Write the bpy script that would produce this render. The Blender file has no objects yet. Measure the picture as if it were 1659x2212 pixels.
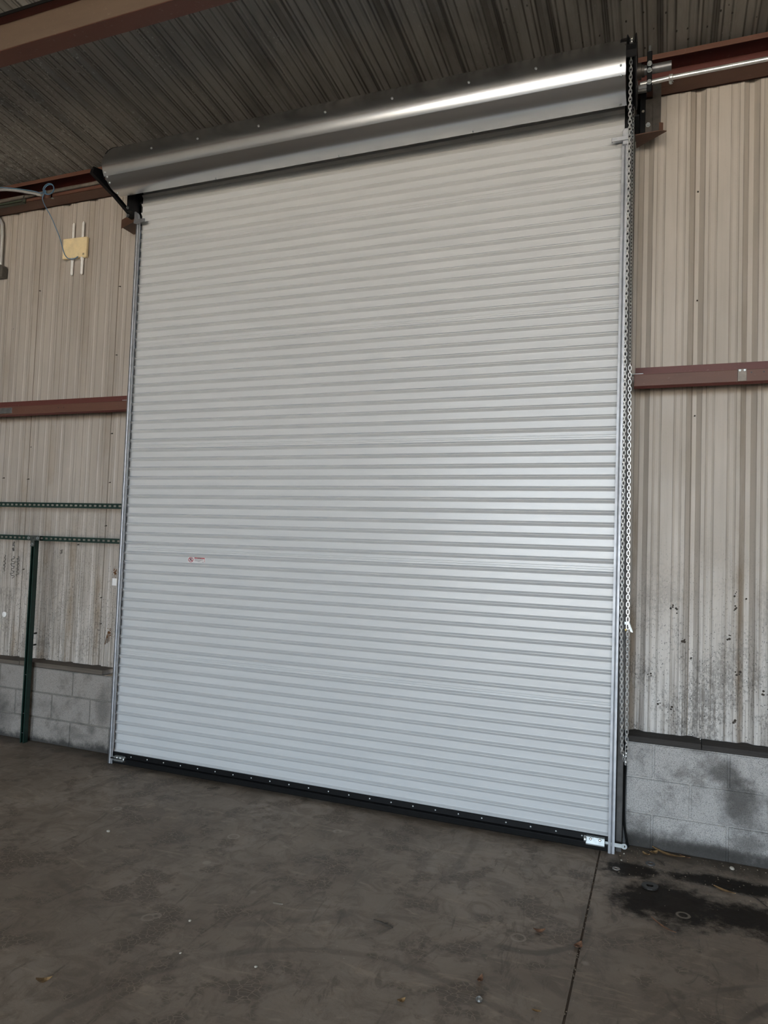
import bpy, bmesh, math, random
from mathutils import Vector, Matrix
random.seed(7)
C = bpy.context.scene.collection
sc = bpy.context.scene

# ------------------------------------------------------------------ camera
cam_d = bpy.data.cameras.new('camera')
cam = bpy.data.objects.new('camera', cam_d); C.objects.link(cam)
cam_d.sensor_fit = 'VERTICAL'; cam_d.sensor_height = 36.0
cam_d.lens = 1547.24 / 2212 * 36.0
cam_d.clip_start = 0.05; cam_d.clip_end = 200
right = Vector((0.93150139, 0.36205195, 0.03497919))
down = Vector((0.01567847, 0.05611145, -0.9983014))
fwd = Vector((-0.3633997, 0.93046757, 0.04659148))
M = Matrix((right, -down, -fwd)).transposed().to_4x4()
M.translation = Vector((3.9273, -4.4974, 1.7443))
cam.matrix_world = M
sc.camera = cam

# ------------------------------------------------------------------ world, sun, portal, exposure
world = bpy.data.worlds.new('sky'); sc.world = world; world.use_nodes = True
wn = world.node_tree.nodes; bg = wn['Background']
bg.inputs['Color'].default_value = (0.74, 0.87, 1.0, 1); bg.inputs['Strength'].default_value = 6.4
sun_d = bpy.data.lights.new('sun', 'SUN'); sun_d.energy = 42.0; sun_d.angle = 0.01; sun_d.color = (1.0, 0.90, 0.78)
sun = bpy.data.objects.new('sun', sun_d); C.objects.link(sun)
sun.rotation_euler = Vector((0.25, 0.45, 1.0)).to_track_quat('Z', 'Y').to_euler()   # from behind the door wall, high
OX0, OX1, OZ, BY = -0.9, 9.2, 4.4, -14.0        # the bay opening behind the camera
por_d = bpy.data.lights.new('bay_portal', 'AREA'); por_d.shape = 'RECTANGLE'; por_d.size = OX1 - OX0; por_d.size_y = OZ
por_d.cycles.is_portal = True
por = bpy.data.objects.new('bay_portal', por_d); C.objects.link(por)
por.location = ((OX0 + OX1) / 2, BY - 0.02, OZ / 2); por.rotation_euler = (math.radians(90), 0, 0)
sc.view_settings.view_transform = 'Standard'; sc.view_settings.look = 'None'
sc.view_settings.gamma = 1.0; sc.view_settings.use_curve_mapping = False
sc.view_settings.exposure = 0.98
sc.cycles.max_bounces = 6; sc.cycles.diffuse_bounces = 4; sc.cycles.glossy_bounces = 4
sc.cycles.caustics_reflective = False; sc.cycles.caustics_refractive = False

# ------------------------------------------------------------------ helpers
def srgb(r, g, b):
    f = lambda c: (c / 255 / 12.92) if c / 255 <= 0.04045 else ((c / 255 + 0.055) / 1.055) ** 2.4
    return (f(r), f(g), f(b), 1)

class NT:
    def __init__(s, name):
        s.m = bpy.data.materials.new(name); s.m.use_nodes = True
        s.t = s.m.node_tree; s.n = s.t.nodes; s.b = s.n['Principled BSDF']
    def node(s, typ, **kw):
        x = s.n.new(typ)
        for k, v in kw.items():
            setattr(x, k, v)
        return x
    def link(s, a, b): s.t.links.new(a, b)
    def coord(s, scale=(1, 1, 1), which='Object', loc=(0, 0, 0), rot=(0, 0, 0), world=False):
        mp = s.node('ShaderNodeMapping')
        mp.inputs['Scale'].default_value = scale; mp.inputs['Location'].default_value = loc; mp.inputs['Rotation'].default_value = rot
        if world:
            g = s.node('ShaderNodeNewGeometry'); s.link(g.outputs['Position'], mp.inputs['Vector'])
        else:
            tc = s.node('ShaderNodeTexCoord'); s.link(tc.outputs[which], mp.inputs['Vector'])
        return mp.outputs['Vector']
    def noise(s, vec, scale=5, detail=6, rough=0.6, dist=0.0):
        x = s.node('ShaderNodeTexNoise'); x.inputs['Scale'].default_value = scale; x.inputs['Detail'].default_value = detail
        x.inputs['Roughness'].default_value = rough; x.inputs['Distortion'].default_value = dist
        s.link(vec, x.inputs['Vector']); return x.outputs['Fac']
    def voro(s, vec, scale=5, feature='F1', rnd=1.0):
        x = s.node('ShaderNodeTexVoronoi'); x.feature = feature; x.inputs['Scale'].default_value = scale
        x.inputs['Randomness'].default_value = rnd
        s.link(vec, x.inputs['Vector']); return x.outputs['Distance']
    def ramp(s, fac, stops, interp='LINEAR'):
        x = s.node('ShaderNodeValToRGB'); x.color_ramp.interpolation = interp
        el = x.color_ramp.elements
        while len(el) < len(stops): el.new(0.5)
        for e, (p, c) in zip(el, stops):
            e.position = p; e.color = c if len(c) == 4 else (*c, 1)
        s.link(fac, x.inputs['Fac']); return x.outputs['Color']
    def g(s, fac, a, b, lo=0.0, hi=1.0):
        x = s.node('ShaderNodeMapRange'); x.interpolation_type = 'SMOOTHSTEP'
        x.inputs['From Min'].default_value = a; x.inputs['From Max'].default_value = b
        x.inputs['To Min'].default_value = lo; x.inputs['To Max'].default_value = hi
        s.link(fac, x.inputs['Value']); return x.outputs['Result']
    def math(s, op, a, b=None):
        x = s.node('ShaderNodeMath'); x.operation = op
        for i, v in enumerate((a, b)):
            if v is None: continue
            if isinstance(v, (int, float)): x.inputs[i].default_value = v
            else: s.link(v, x.inputs[i])
        return x.outputs[0]
    def mix(s, fac, a, b, mode='MIX'):
        x = s.node('ShaderNodeMix'); x.data_type = 'RGBA'; x.blend_type = mode
        for sock, v in ((x.inputs[0], fac), (x.inputs[6], a), (x.inputs[7], b)):
            if isinstance(v, (int, float)): sock.default_value = v
            elif isinstance(v, tuple): sock.default_value = v
            else: s.link(v, sock)
        return x.outputs[2]
    def sep(s, vec):
        x = s.node('ShaderNodeSeparateXYZ'); s.link(vec, x.inputs[0]); return x.outputs
    def base(s, c):
        if isinstance(c, tuple): s.b.inputs['Base Color'].default_value = c
        else: s.link(c, s.b.inputs['Base Color'])
    def rough(s, c):
        if isinstance(c, (int, float)): s.b.inputs['Roughness'].default_value = c
        else: s.link(c, s.b.inputs['Roughness'])
    def metal(s, v): s.b.inputs['Metallic'].default_value = v
    def bump(s, h, strength=0.3, dist=0.01):
        x = s.node('ShaderNodeBump'); x.inputs['Strength'].default_value = strength; x.inputs['Distance'].default_value = dist
        s.link(h, x.inputs['Height']); s.link(x.outputs['Normal'], s.b.inputs['Normal'])

def plain(name, col, rough=0.5, metal=0.0, var=0.12, scale=20):
    t = NT(name); v = t.coord(world=True)
    n = t.noise(v, scale, 5)
    d = tuple(c * (1 - var * 2.5) for c in col[:3]) + (1,)
    l = tuple(min(1, c * (1 + var)) for c in col[:3]) + (1,)
    t.base(t.ramp(n, [(0.3, d), (0.7, l)])); t.rough(rough); t.metal(metal)
    return t.m

# mesh builder -----------------------------------------------------------
class MB:
    def __init__(s): s.v = []; s.f = []; s.mi = []; s.cur = 0
    def add(s, vs, fs):
        o = len(s.v); s.v += [tuple(p) for p in vs]; s.f += [tuple(i + o for i in f) for f in fs]; s.mi += [s.cur] * len(fs)
    def box(s, x0, x1, y0, y1, z0, z1):
        s.add([(x0, y0, z0), (x1, y0, z0), (x1, y1, z0), (x0, y1, z0), (x0, y0, z1), (x1, y0, z1), (x1, y1, z1), (x0, y1, z1)],
              [(0, 3, 2, 1), (4, 5, 6, 7), (0, 1, 5, 4), (1, 2, 6, 5), (2, 3, 7, 6), (3, 0, 4, 7)])
    def prism(s, prof, axis, a, b, closed=True, caps=True):
        """profile of 2-D points swept along axis x, y or z from a to b"""
        def mk(p, q, t):
            return {'x': (t, p, q), 'y': (p, t, q), 'z': (p, q, t)}[axis]
        n = len(prof)
        vs = [mk(p, q, a) for p, q in prof] + [mk(p, q, b) for p, q in prof]
        fs = [(i, (i + 1) % n, n + (i + 1) % n, n + i) for i in range(n if closed else n - 1)]
        if closed and caps: fs += [tuple(range(n - 1, -1, -1)), tuple(range(n, 2 * n))]
        s.add(vs, fs)
    def tube(s, pts, r, n=8, caps=True, taper=None):
        pts = [Vector(p) for p in pts]; m = len(pts); vs = []
        up = None
        for i, p in enumerate(pts):
            t = ((pts[min(i + 1, m - 1)] - pts[max(i - 1, 0)])).normalized()
            if up is None:
                up = Vector((0, 0, 1)) if abs(t.z) < 0.9 else Vector((1, 0, 0))
            u = (up - t * up.dot(t)).normalized(); w = t.cross(u); up = u
            rr = r if taper is None else taper[i]
            for k in range(n):
                a = 2 * math.pi * k / n
                vs.append(p + (u * math.cos(a) + w * math.sin(a)) * rr)
        fs = [(i * n + k, i * n + (k + 1) % n, (i + 1) * n + (k + 1) % n, (i + 1) * n + k) for i in range(m - 1) for k in range(n)]
        if caps: fs += [tuple(range(n - 1, -1, -1)), tuple((m - 1) * n + k for k in range(n))]
        s.add(vs, fs)
    def cyl(s, p, q, r, n=16): s.tube([p, q], r, n)
    def lathe(s, prof, org, axis, n=24):
        """prof of (radius, height) spun about axis through org"""
        ax = Vector(axis).normalized(); u = ax.orthogonal().normalized(); w = ax.cross(u); o = Vector(org)
        vs = []
        for r, h in prof:
            for k in range(n):
                a = 2 * math.pi * k / n
                vs.append(o + ax * h + (u * math.cos(a) + w * math.sin(a)) * r)
        m = len(prof)
        fs = [(i * n + k, i * n + (k + 1) % n, (i + 1) * n + (k + 1) % n, (i + 1) * n + k) for i in range(m - 1) for k in range(n)]
        fs += [tuple(range(n - 1, -1, -1)), tuple((m - 1) * n + k for k in range(n))]
        s.add(vs, fs)
    def mesh(s, name, mats, smooth=False, angle=35, bevel=0.0):
        me = bpy.data.meshes.new(name); me.from_pydata(s.v, [], s.f)
        for m in (mats if isinstance(mats, (list, tuple)) else [mats]): me.materials.append(m)
        if len(me.materials) > 1: me.polygons.foreach_set('material_index', s.mi)
        bm = bmesh.new(); bm.from_mesh(me)
        bmesh.ops.recalc_face_normals(bm, faces=bm.faces)
        if bevel:
            ed = [e for e in bm.edges if len(e.link_faces) == 2 and e.calc_face_angle(0) > 0.6]
            bmesh.ops.bevel(bm, geom=ed, offset=bevel, segments=1, affect='EDGES', clamp_overlap=True)
        bm.to_mesh(me); bm.free()
        if smooth:
            me.polygons.foreach_set('use_smooth', [True] * len(me.polygons))
            me.set_sharp_from_angle(angle=math.radians(angle))
        me.update(); return me
    def build(s, name, mats, parent=None, smooth=False, angle=35, bevel=0.0, loc=(0, 0, 0)):
        return link(name, s.mesh(name, mats, smooth, angle, bevel), parent, loc)

def link(name, data, parent=None, loc=(0, 0, 0), rot=None):
    o = bpy.data.objects.new(name, data); C.objects.link(o); o.location = loc
    if rot: o.rotation_euler = rot
    if parent: o.parent = parent
    return o
def tag(o, label=None, cat=None, group=None, kind=None):
    if label: o['label'] = label
    if cat: o['category'] = cat
    if group: o['group'] = group
    if kind: o['kind'] = kind
    return o
def thing(name, label, cat, loc=(0, 0, 0), group=None):
    """Empty at the thing's base; geometry below is in world coordinates, so children get the inverse offset"""
    o = link(name, None, None, loc); return tag(o, label, cat, group)
def struct(name):
    o = link(name, None); o['kind'] = 'structure'; return o
def W(parent, x, y, z):  # world to parent's local
    l = parent.location; return (x - l.x, y - l.y, z - l.z)
class PB(MB):
    """builder in world coordinates for a child of an Empty that only has a location"""
    def build(s, name, mats, parent=None, **k):
        if parent is not None:
            l = parent.location if parent.parent is None else parent.location + parent.parent.location
            s.v = [(a - l.x, b - l.y, c - l.z) for a, b, c in s.v]
        return MB.build(s, name, mats, parent, **k)
def hexbolt(mb, p, axis, r=0.009, h=0.008):
    mb.lathe([(r * 1.35, 0), (r * 1.35, h * 0.25), (r, h * 0.25), (r, h)], p, axis, 6)

# ------------------------------------------------------------------ materials
def m_door():
    t = NT('door_paint'); v = t.coord(world=True)
    n = t.noise(t.coord((0.6, 1, 6), world=True), 3, 4)
    t.base(t.ramp(n, [(0.3, (0.555, 0.562, 0.562, 1)), (0.7, (0.60, 0.607, 0.607, 1))]))
    t.rough(0.33); t.metal(0.05)
    return t.m
def m_galv(name, c0, c1, r0, r1, scale=30):
    t = NT(name); v = t.coord(world=True)
    n = t.voro(v, scale, 'F1'); n2 = t.noise(v, 4, 4)
    t.base(t.mix(0.35, t.ramp(n, [(0.0, c0), (0.8, c1)]), t.ramp(n2, [(0.3, c0), (0.7, c1)])))
    t.rough(t.g(n2, 0.3, 0.7, r0, r1)); t.metal(1.0)
    return t.m
def m_hood():
    t = NT('hood_galvanised')
    n2 = t.noise(t.coord((1.5, 9, 9), world=True), 1.0, 3, 0.5)
    sc_ = t.noise(t.coord((2.5, 55, 55), world=True), 2.0, 3, 0.6)
    t.base(t.mix(t.math('MULTIPLY', t.g(sc_, 0.66, 0.72), 0.25), t.ramp(n2, [(0.3, (0.68, 0.69, 0.70, 1)), (0.7, (0.73, 0.74, 0.74, 1))]), (0.8, 0.8, 0.8, 1)))
    t.rough(0.27); t.metal(1.0)
    return t.m
def m_sheet(name, c0, lights, darks, dirt_lo, dirt_hi, stain=0.85, speck=True, brown=(0.15, 0.115, 0.08, 1), cloud=0.75, white=(0.55, 0.54, 0.52, 1)):
    """painted sheet steel: faded paint, vertical streaks, heavier grime near the floor"""
    t = NT(name); p = t.coord(world=True); z = t.sep(p)[2]
    big = t.noise(t.coord((1.3, 1.3, 0.35), world=True), 2.2, 4, 0.55)
    col = t.ramp(big, [(0.32, darks), (0.68, lights)])
    streak = t.noise(t.coord((26, 26, 0.9), world=True), 1.6, 6, 0.7)
    blot = t.noise(p, 3.2, 8, 0.72, 0.4)
    low = t.g(z, dirt_lo, dirt_hi, 1.0, 0.0)
    # dark lines painted along the rib bends to deepen their shading
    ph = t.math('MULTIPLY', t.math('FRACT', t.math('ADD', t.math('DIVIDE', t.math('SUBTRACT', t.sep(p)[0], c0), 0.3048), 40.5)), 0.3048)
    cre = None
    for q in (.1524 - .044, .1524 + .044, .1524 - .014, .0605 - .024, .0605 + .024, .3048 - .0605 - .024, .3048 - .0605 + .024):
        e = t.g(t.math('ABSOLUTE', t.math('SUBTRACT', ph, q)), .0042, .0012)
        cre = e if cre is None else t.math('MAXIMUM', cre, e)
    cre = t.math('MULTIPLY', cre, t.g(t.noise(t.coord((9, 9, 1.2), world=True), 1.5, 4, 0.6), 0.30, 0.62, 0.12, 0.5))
    f1 = t.math('MULTIPLY', t.g(streak, 0.42, 0.66), t.math('ADD', t.math('MULTIPLY', low, 0.95), 0.14))
    col = t.mix(t.math('MULTIPLY', t.g(z, 0.7, 1.9, 1.0, 0.0), 0.6), col, white)
    col = t.mix(t.math('MULTIPLY', f1, stain * 0.75), col, brown)
    tan = t.math('MULTIPLY', t.g(t.math('ABSOLUTE', t.math('SUBTRACT', ph, .1524 - .036)), .034, .006), t.g(t.noise(t.coord((2.2, 2.2, .8), world=True), 1.4, 5, .65), .44, .60))
    tan = t.math('MULTIPLY', tan, t.g(z, 1.0, 3.2, .62, .15))
    col = t.mix(tan, col, (0.23, 0.155, 0.085, 1))
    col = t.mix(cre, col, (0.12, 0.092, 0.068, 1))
    f2 = t.math('MULTIPLY', t.g(t.math('ADD', t.math('MULTIPLY', blot, 0.5), t.math('MULTIPLY', t.noise(t.coord((1, 1, .6), world=True), 85, 5, 0.75), 0.5)), 0.49, 0.575), low)
    col = t.mix(t.math('MULTIPLY', f2, cloud), col, (0.066, 0.056, 0.047, 1))
    if speck:
        pm = t.noise(p, 1.6, 3); sp = t.voro(t.coord((1, 1, 0.75), world=True), 62, 'F1')
        f3 = t.math('MULTIPLY', t.g(sp, 0.20, 0.16), t.g(pm, 0.34, 0.50))
        f3 = t.math('MULTIPLY', f3, t.math('ADD', t.math('MULTIPLY', low, 0.95), 0.05))
        col = t.mix(f3, col, (0.03, 0.028, 0.025, 1))
        sc_ = t.noise(t.coord((14, 14, 60), world=True), 2.0, 3, 0.6, 1.5)
        f4 = t.math('MULTIPLY', t.g(sc_, 0.70, 0.74), t.math('MULTIPLY', low, 0.8))
        col = t.mix(f4, col, (0.03, 0.03, 0.03, 1))
    t.base(col); t.rough(t.g(blot, 0.3, 0.7, 0.45, 0.65))
    t.bump(t.noise(p, 9, 3), 0.12, 0.01)
    return t.m
def m_roof():
    t = NT('roof_sheet'); p = t.coord(world=True)
    big = t.noise(t.coord((1.5, 0.5, 1), world=True), 2.0, 6, 0.65, 0.3)
    x = t.sep(p)[0]
    col = t.ramp(big, [(0.3, (0.17, 0.16, 0.145, 1)), (0.55, (0.28, 0.265, 0.24, 1)), (0.75, (0.36, 0.34, 0.31, 1))])
    st = t.noise(t.coord((40, 1.2, 1), world=True), 1.5, 5, 0.7)
    col = t.mix(t.math('MULTIPLY', t.g(st, 0.5, 0.75), 0.3), col, (0.06, 0.053, 0.046, 1))
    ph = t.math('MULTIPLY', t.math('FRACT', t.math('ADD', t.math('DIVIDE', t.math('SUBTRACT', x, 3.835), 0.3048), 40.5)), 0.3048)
    cre = None  # painted shade: dark lines at rib bends and on the slope facing away
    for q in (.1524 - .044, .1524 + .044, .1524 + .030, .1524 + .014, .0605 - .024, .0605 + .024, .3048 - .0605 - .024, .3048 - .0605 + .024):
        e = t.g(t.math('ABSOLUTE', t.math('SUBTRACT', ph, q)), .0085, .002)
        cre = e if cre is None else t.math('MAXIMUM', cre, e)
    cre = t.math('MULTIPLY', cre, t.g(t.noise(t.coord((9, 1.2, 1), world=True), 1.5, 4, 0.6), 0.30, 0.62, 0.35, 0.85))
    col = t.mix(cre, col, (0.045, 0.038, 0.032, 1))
    # flaking white oxide, thicker towards the left
    fl = t.noise(t.coord((20, 7, 20), world=True), 3.0, 4, 0.75)
    pm = t.noise(t.coord((1.2, 0.8, 1), world=True), 1.7, 3)
    side = t.g(x, -1.5, 1.8, 0.16, 0.02)
    k = t.math('ADD', t.math('ADD', fl, side), t.math('MULTIPLY', t.g(pm, 0.45, 0.7), 0.05))
    col = t.mix(t.math('MULTIPLY', t.g(k, 0.715, 0.75), 0.85), col, (0.38, 0.37, 0.35, 1))
    fm = t.g(t.math('ADD', t.noise(t.coord((1.1, .7, 1), world=True), 2.0, 5, 0.6), t.g(x, -1.8, 2.2, .22, 0.0)), .56, .74)
    fk = t.voro(t.coord((1, .45, 1), world=True), 58, 'F1')
    fk = t.math('MULTIPLY', t.g(t.math('ADD', fk, t.math('MULTIPLY', t.noise(p, 120, 2), .25)), .33, .27), fm)
    col = t.mix(t.math('MULTIPLY', fk, .8), col, (0.55, 0.53, 0.50, 1))
    ds = t.voro(t.coord((1, 0.6, 1), world=True), 19, 'F1')
    col = t.mix(t.math('MULTIPLY', t.g(t.math('ADD', ds, t.math('MULTIPLY', t.noise(p, 60, 2), 0.12)), 0.19, 0.14), t.g(x, 2.4, 3.4, 0.0, 0.9)), col, (0.02, 0.018, 0.016, 1))
    t.base(col); t.rough(t.g(big, 0.3, 0.7, 0.42, 0.6)); t.metal(0.2)
    return t.m
def m_red(name, c, dirt=0.5, rough=0.55):
    t = NT(name); p = t.coord(world=True)
    n = t.noise(t.coord((0.8, 4, 4), world=True), 3, 7, 0.7)
    f = t.noise(p, 40, 4, 0.7)
    d = tuple(x * 0.55 for x in c[:3]) + (1,)
    col = t.mix(t.math('MULTIPLY', t.g(n, 0.4, 0.75), dirt), c, d)
    col = t.mix(t.math('MULTIPLY', t.g(f, 0.62, 0.70), 0.35), col, (0.22, 0.17, 0.13, 1))
    t.base(col); t.rough(rough); return t.m
def m_cmu(name, c0, c1, grime, glo, spots=()):
    t = NT(name); p = t.coord(world=True)
    fine = t.noise(p, 260, 3, 0.7); pores = t.voro(p, 170, 'F1'); big = t.noise(p, 3.4, 9, 0.7, 0.3)
    col = t.ramp(fine, [(0.34, c0), (0.62, c1)])
    col = t.mix(t.math('MULTIPLY', t.g(t.noise(p, 210, 3, 0.6), 0.56, 0.64), 0.6), col, (0.07, 0.068, 0.065, 1))
    col = t.mix(t.math('MULTIPLY', t.g(big, 0.45, 0.64), grime), col, (0.075, 0.068, 0.058, 1))
    z = t.sep(p)[2]
    x = t.sep(p)[0]
    for cx, cz, rx, rz, k in spots:
        ex = t.math('DIVIDE', t.math('SUBTRACT', x, cx), rx); ez = t.math('DIVIDE', t.math('SUBTRACT', z, cz), rz)
        d = t.math('SQRT', t.math('ADD', t.math('MULTIPLY', ex, ex), t.math('MULTIPLY', ez, ez)))
        d = t.math('ADD', d, t.math('MULTIPLY', t.math('SUBTRACT', t.noise(p, 7, 8, 0.75), 0.5), 1.8))
        col = t.mix(t.g(d, 1.3, 0.3, 0.0, k), col, (0.055, 0.050, 0.044, 1))
    foot = t.math('ADD', z, t.math('MULTIPLY', t.noise(p, 5.5, 8, 0.75), -0.22))
    col = t.mix(t.g(foot, -0.10, glo, 0.95, 0.0), col, (0.045, 0.042, 0.038, 1))
    t.base(col); t.rough(0.9); t.bump(t.math('ADD', fine, t.math('MULTIPLY', pores, 0.8)), 0.5, 0.004)
    return t.m
def m_floor():
    t = NT('floor_concrete'); p = t.coord(world=True); xyz = t.sep(p); x, y = xyz[0], xyz[1]
    big = t.noise(p, 0.9, 7, 0.62, 0.5); mid = t.noise(t.coord((1, 1, 1), world=True, rot=(0, 0, 0.5)), 5.5, 9, 0.72, 1.2)
    col = t.ramp(big, [(0.28, (0.188, 0.146, 0.108, 1)), (0.5, (0.272, 0.220, 0.172, 1)), (0.72, (0.37, 0.307, 0.248, 1))])
    col = t.mix(t.math('MULTIPLY', t.g(mid, 0.42, 0.64), 0.6), col, (0.134, 0.099, 0.067, 1))
    # dragged scuffs running along two directions
    s1 = t.noise(t.coord((1.0, 3.2, 1), world=True, rot=(0, 0, 0.5)), 2.6, 7, 0.72, 1.6)
    col = t.mix(t.math('MULTIPLY', t.g(s1, 0.54, 0.68), 0.45), col, (0.461, 0.365, 0.269, 1))
    s2 = t.noise(t.coord((3.4, 0.9, 1), world=True, rot=(0, 0, -0.35)), 2.2, 7, 0.72, 1.8)
    col = t.mix(t.math('MULTIPLY', t.g(s2, 0.55, 0.67), 0.55), col, (0.096, 0.073, 0.052, 1))
    # curved rubber arcs left by turning wheels
    for cx, cy, r, w, a in ((2.9, -2.6, 1.05, 0.03, 0.32), (4.9, -1.75, 0.78, 0.022, 0.6), (1.6, -0.4, 1.35, 0.035, 0.3), (4.95, -2.15, 1.25, 0.02, 0.5), (3.3, -0.95, 0.36, 0.03, 0.5)):
        dx = t.math('SUBTRACT', x, cx); dy = t.math('SUBTRACT', y, cy)
        d = t.math('SQRT', t.math('ADD', t.math('MULTIPLY', dx, dx), t.math('MULTIPLY', dy, dy)))
        d = t.math('ADD', d, t.math('MULTIPLY', t.noise(p, 3, 3), 0.06))
        e = t.math('ABSOLUTE', t.math('SUBTRACT', d, r))
        f = t.math('MULTIPLY', t.g(e, w, w * 0.35), t.g(t.noise(p, 1.1, 4), 0.44, 0.56))
        col = t.mix(t.math('MULTIPLY', f, a), col, (0.077, 0.060, 0.046, 1))
    # wheel prints: blocky tread outlines in patches
    tv = t.coord((1, 1.35, 1), world=True, rot=(0, 0, 0.6))
    cr = t.node('ShaderNodeTexVoronoi'); cr.feature = 'DISTANCE_TO_EDGE'; cr.inputs['Scale'].default_value = 30
    wob = t.node('ShaderNodeTexNoise'); wob.inputs['Scale'].default_value = 7; wob.inputs['Detail'].default_value = 3; t.link(tv, wob.inputs['Vector'])
    vm = t.node('ShaderNodeMix'); vm.data_type = 'VECTOR'; vm.inputs[0].default_value = 0.06
    t.link(tv, vm.inputs[4]); t.link(wob.outputs['Color'], vm.inputs[5]); t.link(vm.outputs[1], cr.inputs['Vector'])
    patch = t.g(t.noise(p, 1.7, 4, 0.6), 0.46, 0.54)
    patch2 = t.g(t.noise(p, 4.2, 4, 0.6), 0.50, 0.57)
    pm = t.math('MULTIPLY', patch, patch2)
    col = t.mix(t.math('MULTIPLY', pm, 0.65), col, (0.109, 0.082, 0.060, 1))
    lines = t.math('MULTIPLY', t.g(cr.outputs['Distance'], 0.05, 0.02), pm)
    col = t.mix(t.math('MULTIPLY', lines, 0.45), col, (0.422, 0.339, 0.256, 1))
    # oil patch by the right guide and wall
    wob_ = t.math('MULTIPLY', t.math('SUBTRACT', t.noise(p, 4.0, 8, 0.74), 0.5), 1.9)
    od = None
    for cx, cy, rx, ry in ((3.98, -0.52, 0.30, 0.24), (4.36, -0.52, 0.30, 0.17), (3.80, -0.20, 0.16, 0.12), (4.30, -0.16, 0.42, 0.09), (4.62, -0.62, 0.30, 0.22)):
        ex = t.math('DIVIDE', t.math('SUBTRACT', x, cx), rx); ey = t.math('DIVIDE', t.math('SUBTRACT', y, cy), ry)
        d = t.math('SQRT', t.math('ADD', t.math('MULTIPLY', ex, ex), t.math('MULTIPLY', ey, ey)))
        od = d if od is None else t.math('MINIMUM', od, d)
    od = t.math('ADD', t.math('ADD', od, wob_), t.math('MULTIPLY', t.math('SUBTRACT', t.noise(p, 15, 7, 0.75), 0.5), 1.3))
    oil = t.g(od, 1.25, 0.55)
    col = t.mix(t.math('MULTIPLY', oil, 0.95), col, (0.017, 0.013, 0.010, 1))
    # darker band along the foot of the wall
    foot = t.math('ADD', y, t.math('MULTIPLY', t.math('SUBTRACT', t.noise(p, 4, 6, 0.7), 0.5), 0.35))
    col = t.mix(t.math('MULTIPLY', t.g(foot, -0.10, 0.10), 0.6), col, (0.064, 0.049, 0.035, 1))
    # pale specks, ring marks
    sp = t.voro(p, 24, 'F1'); col = t.mix(t.math('MULTIPLY', t.g(sp, 0.045, 0.03), t.g(t.noise(p, 2.2, 3), 0.5, 0.6)), col, (0.768, 0.678, 0.563, 1))
    rg = t.voro(p, 2.7, 'F1'); ring = t.math('MULTIPLY', t.g(t.math('ABSOLUTE', t.math('SUBTRACT', rg, 0.085)), 0.022, 0.006), t.g(t.noise(p, 0.8, 2), 0.5, 0.58))
    col = t.mix(t.math('MULTIPLY', ring, 0.4), col, (0.512, 0.435, 0.346, 1))
    t.base(col)
    t.rough(t.g(mid, 0.3, 0.7, 0.66, 0.50))
    t.link(t.g(oil, 0, 1, 0.35, 0.08), t.b.inputs['Specular IOR Level'])
    t.bump(t.noise(p, 30, 6, 0.7), 0.22, 0.006)
    return t.m
def m_wood(name, c0, c1):
    t = NT(name); v = t.coord((1.2, 18, 18), world=True)
    n = t.noise(v, 2.5, 6, 0.65, 0.4); t.base(t.ramp(n, [(0.3, c0), (0.7, c1)])); t.rough(0.85)
    t.bump(n, 0.3, 0.004); return t.m

DOOR = m_door(); HOOD = m_hood()
GALV = m_galv('galvanised_guide', (0.36, 0.37, 0.39, 1), (0.50, 0.51, 0.53, 1), 0.44, 0.56)
ZINC = m_galv('zinc_hardware', (0.36, 0.38, 0.38, 1), (0.52, 0.54, 0.53, 1), 0.38, 0.5, 60)
CHROME = m_galv('chain_steel', (0.80, 0.80, 0.79, 1), (0.90, 0.90, 0.89, 1), 0.32, 0.40, 200)
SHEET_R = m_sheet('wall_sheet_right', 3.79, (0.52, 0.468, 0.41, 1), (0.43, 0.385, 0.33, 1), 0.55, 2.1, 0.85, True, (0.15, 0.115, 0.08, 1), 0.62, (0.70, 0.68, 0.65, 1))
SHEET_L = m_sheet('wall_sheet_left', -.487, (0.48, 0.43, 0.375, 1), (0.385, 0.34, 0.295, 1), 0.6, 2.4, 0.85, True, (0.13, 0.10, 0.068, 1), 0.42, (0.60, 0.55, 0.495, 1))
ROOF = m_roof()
RED = m_red('red_oxide_primer', (0.115, 0.032, 0.025, 1))
REDB = m_red('faded_red_primer', (0.125, 0.055, 0.036, 1), 0.35)
CMU_R = m_cmu('block_right', (0.31, 0.297, 0.28, 1), (0.56, 0.54, 0.515, 1), 0.6, 0.03, ((4.36, .34, .12, .16, .8), (4.28, .50, .10, .08, .7), (3.80, .03, .10, .06, .95), (4.40, .12, .10, .08, .6), (4.22, .05, .5, .035, .8)))
CMU_L = m_cmu('block_left', (0.24, 0.215, 0.19, 1), (0.37, 0.335, 0.30, 1), 0.55, -0.03, ((-.36, .17, .05, .05, .55), (-.26, .35, .08, .16, .5), (-1.35, .2, .12, .15, .5)))
MORT_R = m_cmu('mortar_right', (0.36, 0.345, 0.325, 1), (0.54, 0.52, 0.495, 1), 0.6, 0.03, ((4.36, .34, .12, .16, .8), (4.28, .50, .10, .08, .7), (3.80, .03, .10, .06, .95), (4.40, .12, .10, .08, .6), (4.22, .05, .5, .035, .8)))
MORT_L = m_cmu('mortar_left', (0.13, 0.12, 0.105, 1), (0.26, 0.24, 0.21, 1), 0.6, -0.03)
FLOOR = m_floor()
BLACK = plain('black_enamel', (0.006, 0.006, 0.0065, 1), 0.5); BLACK.node_tree.nodes['Principled BSDF'].inputs['Specular IOR Level'].default_value = 0.2
RUBBER = plain('black_rubber', (0.006, 0.006, 0.006, 1), 0.75); RUBBER.node_tree.nodes['Principled BSDF'].inputs['Specular IOR Level'].default_value = 0.15
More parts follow.
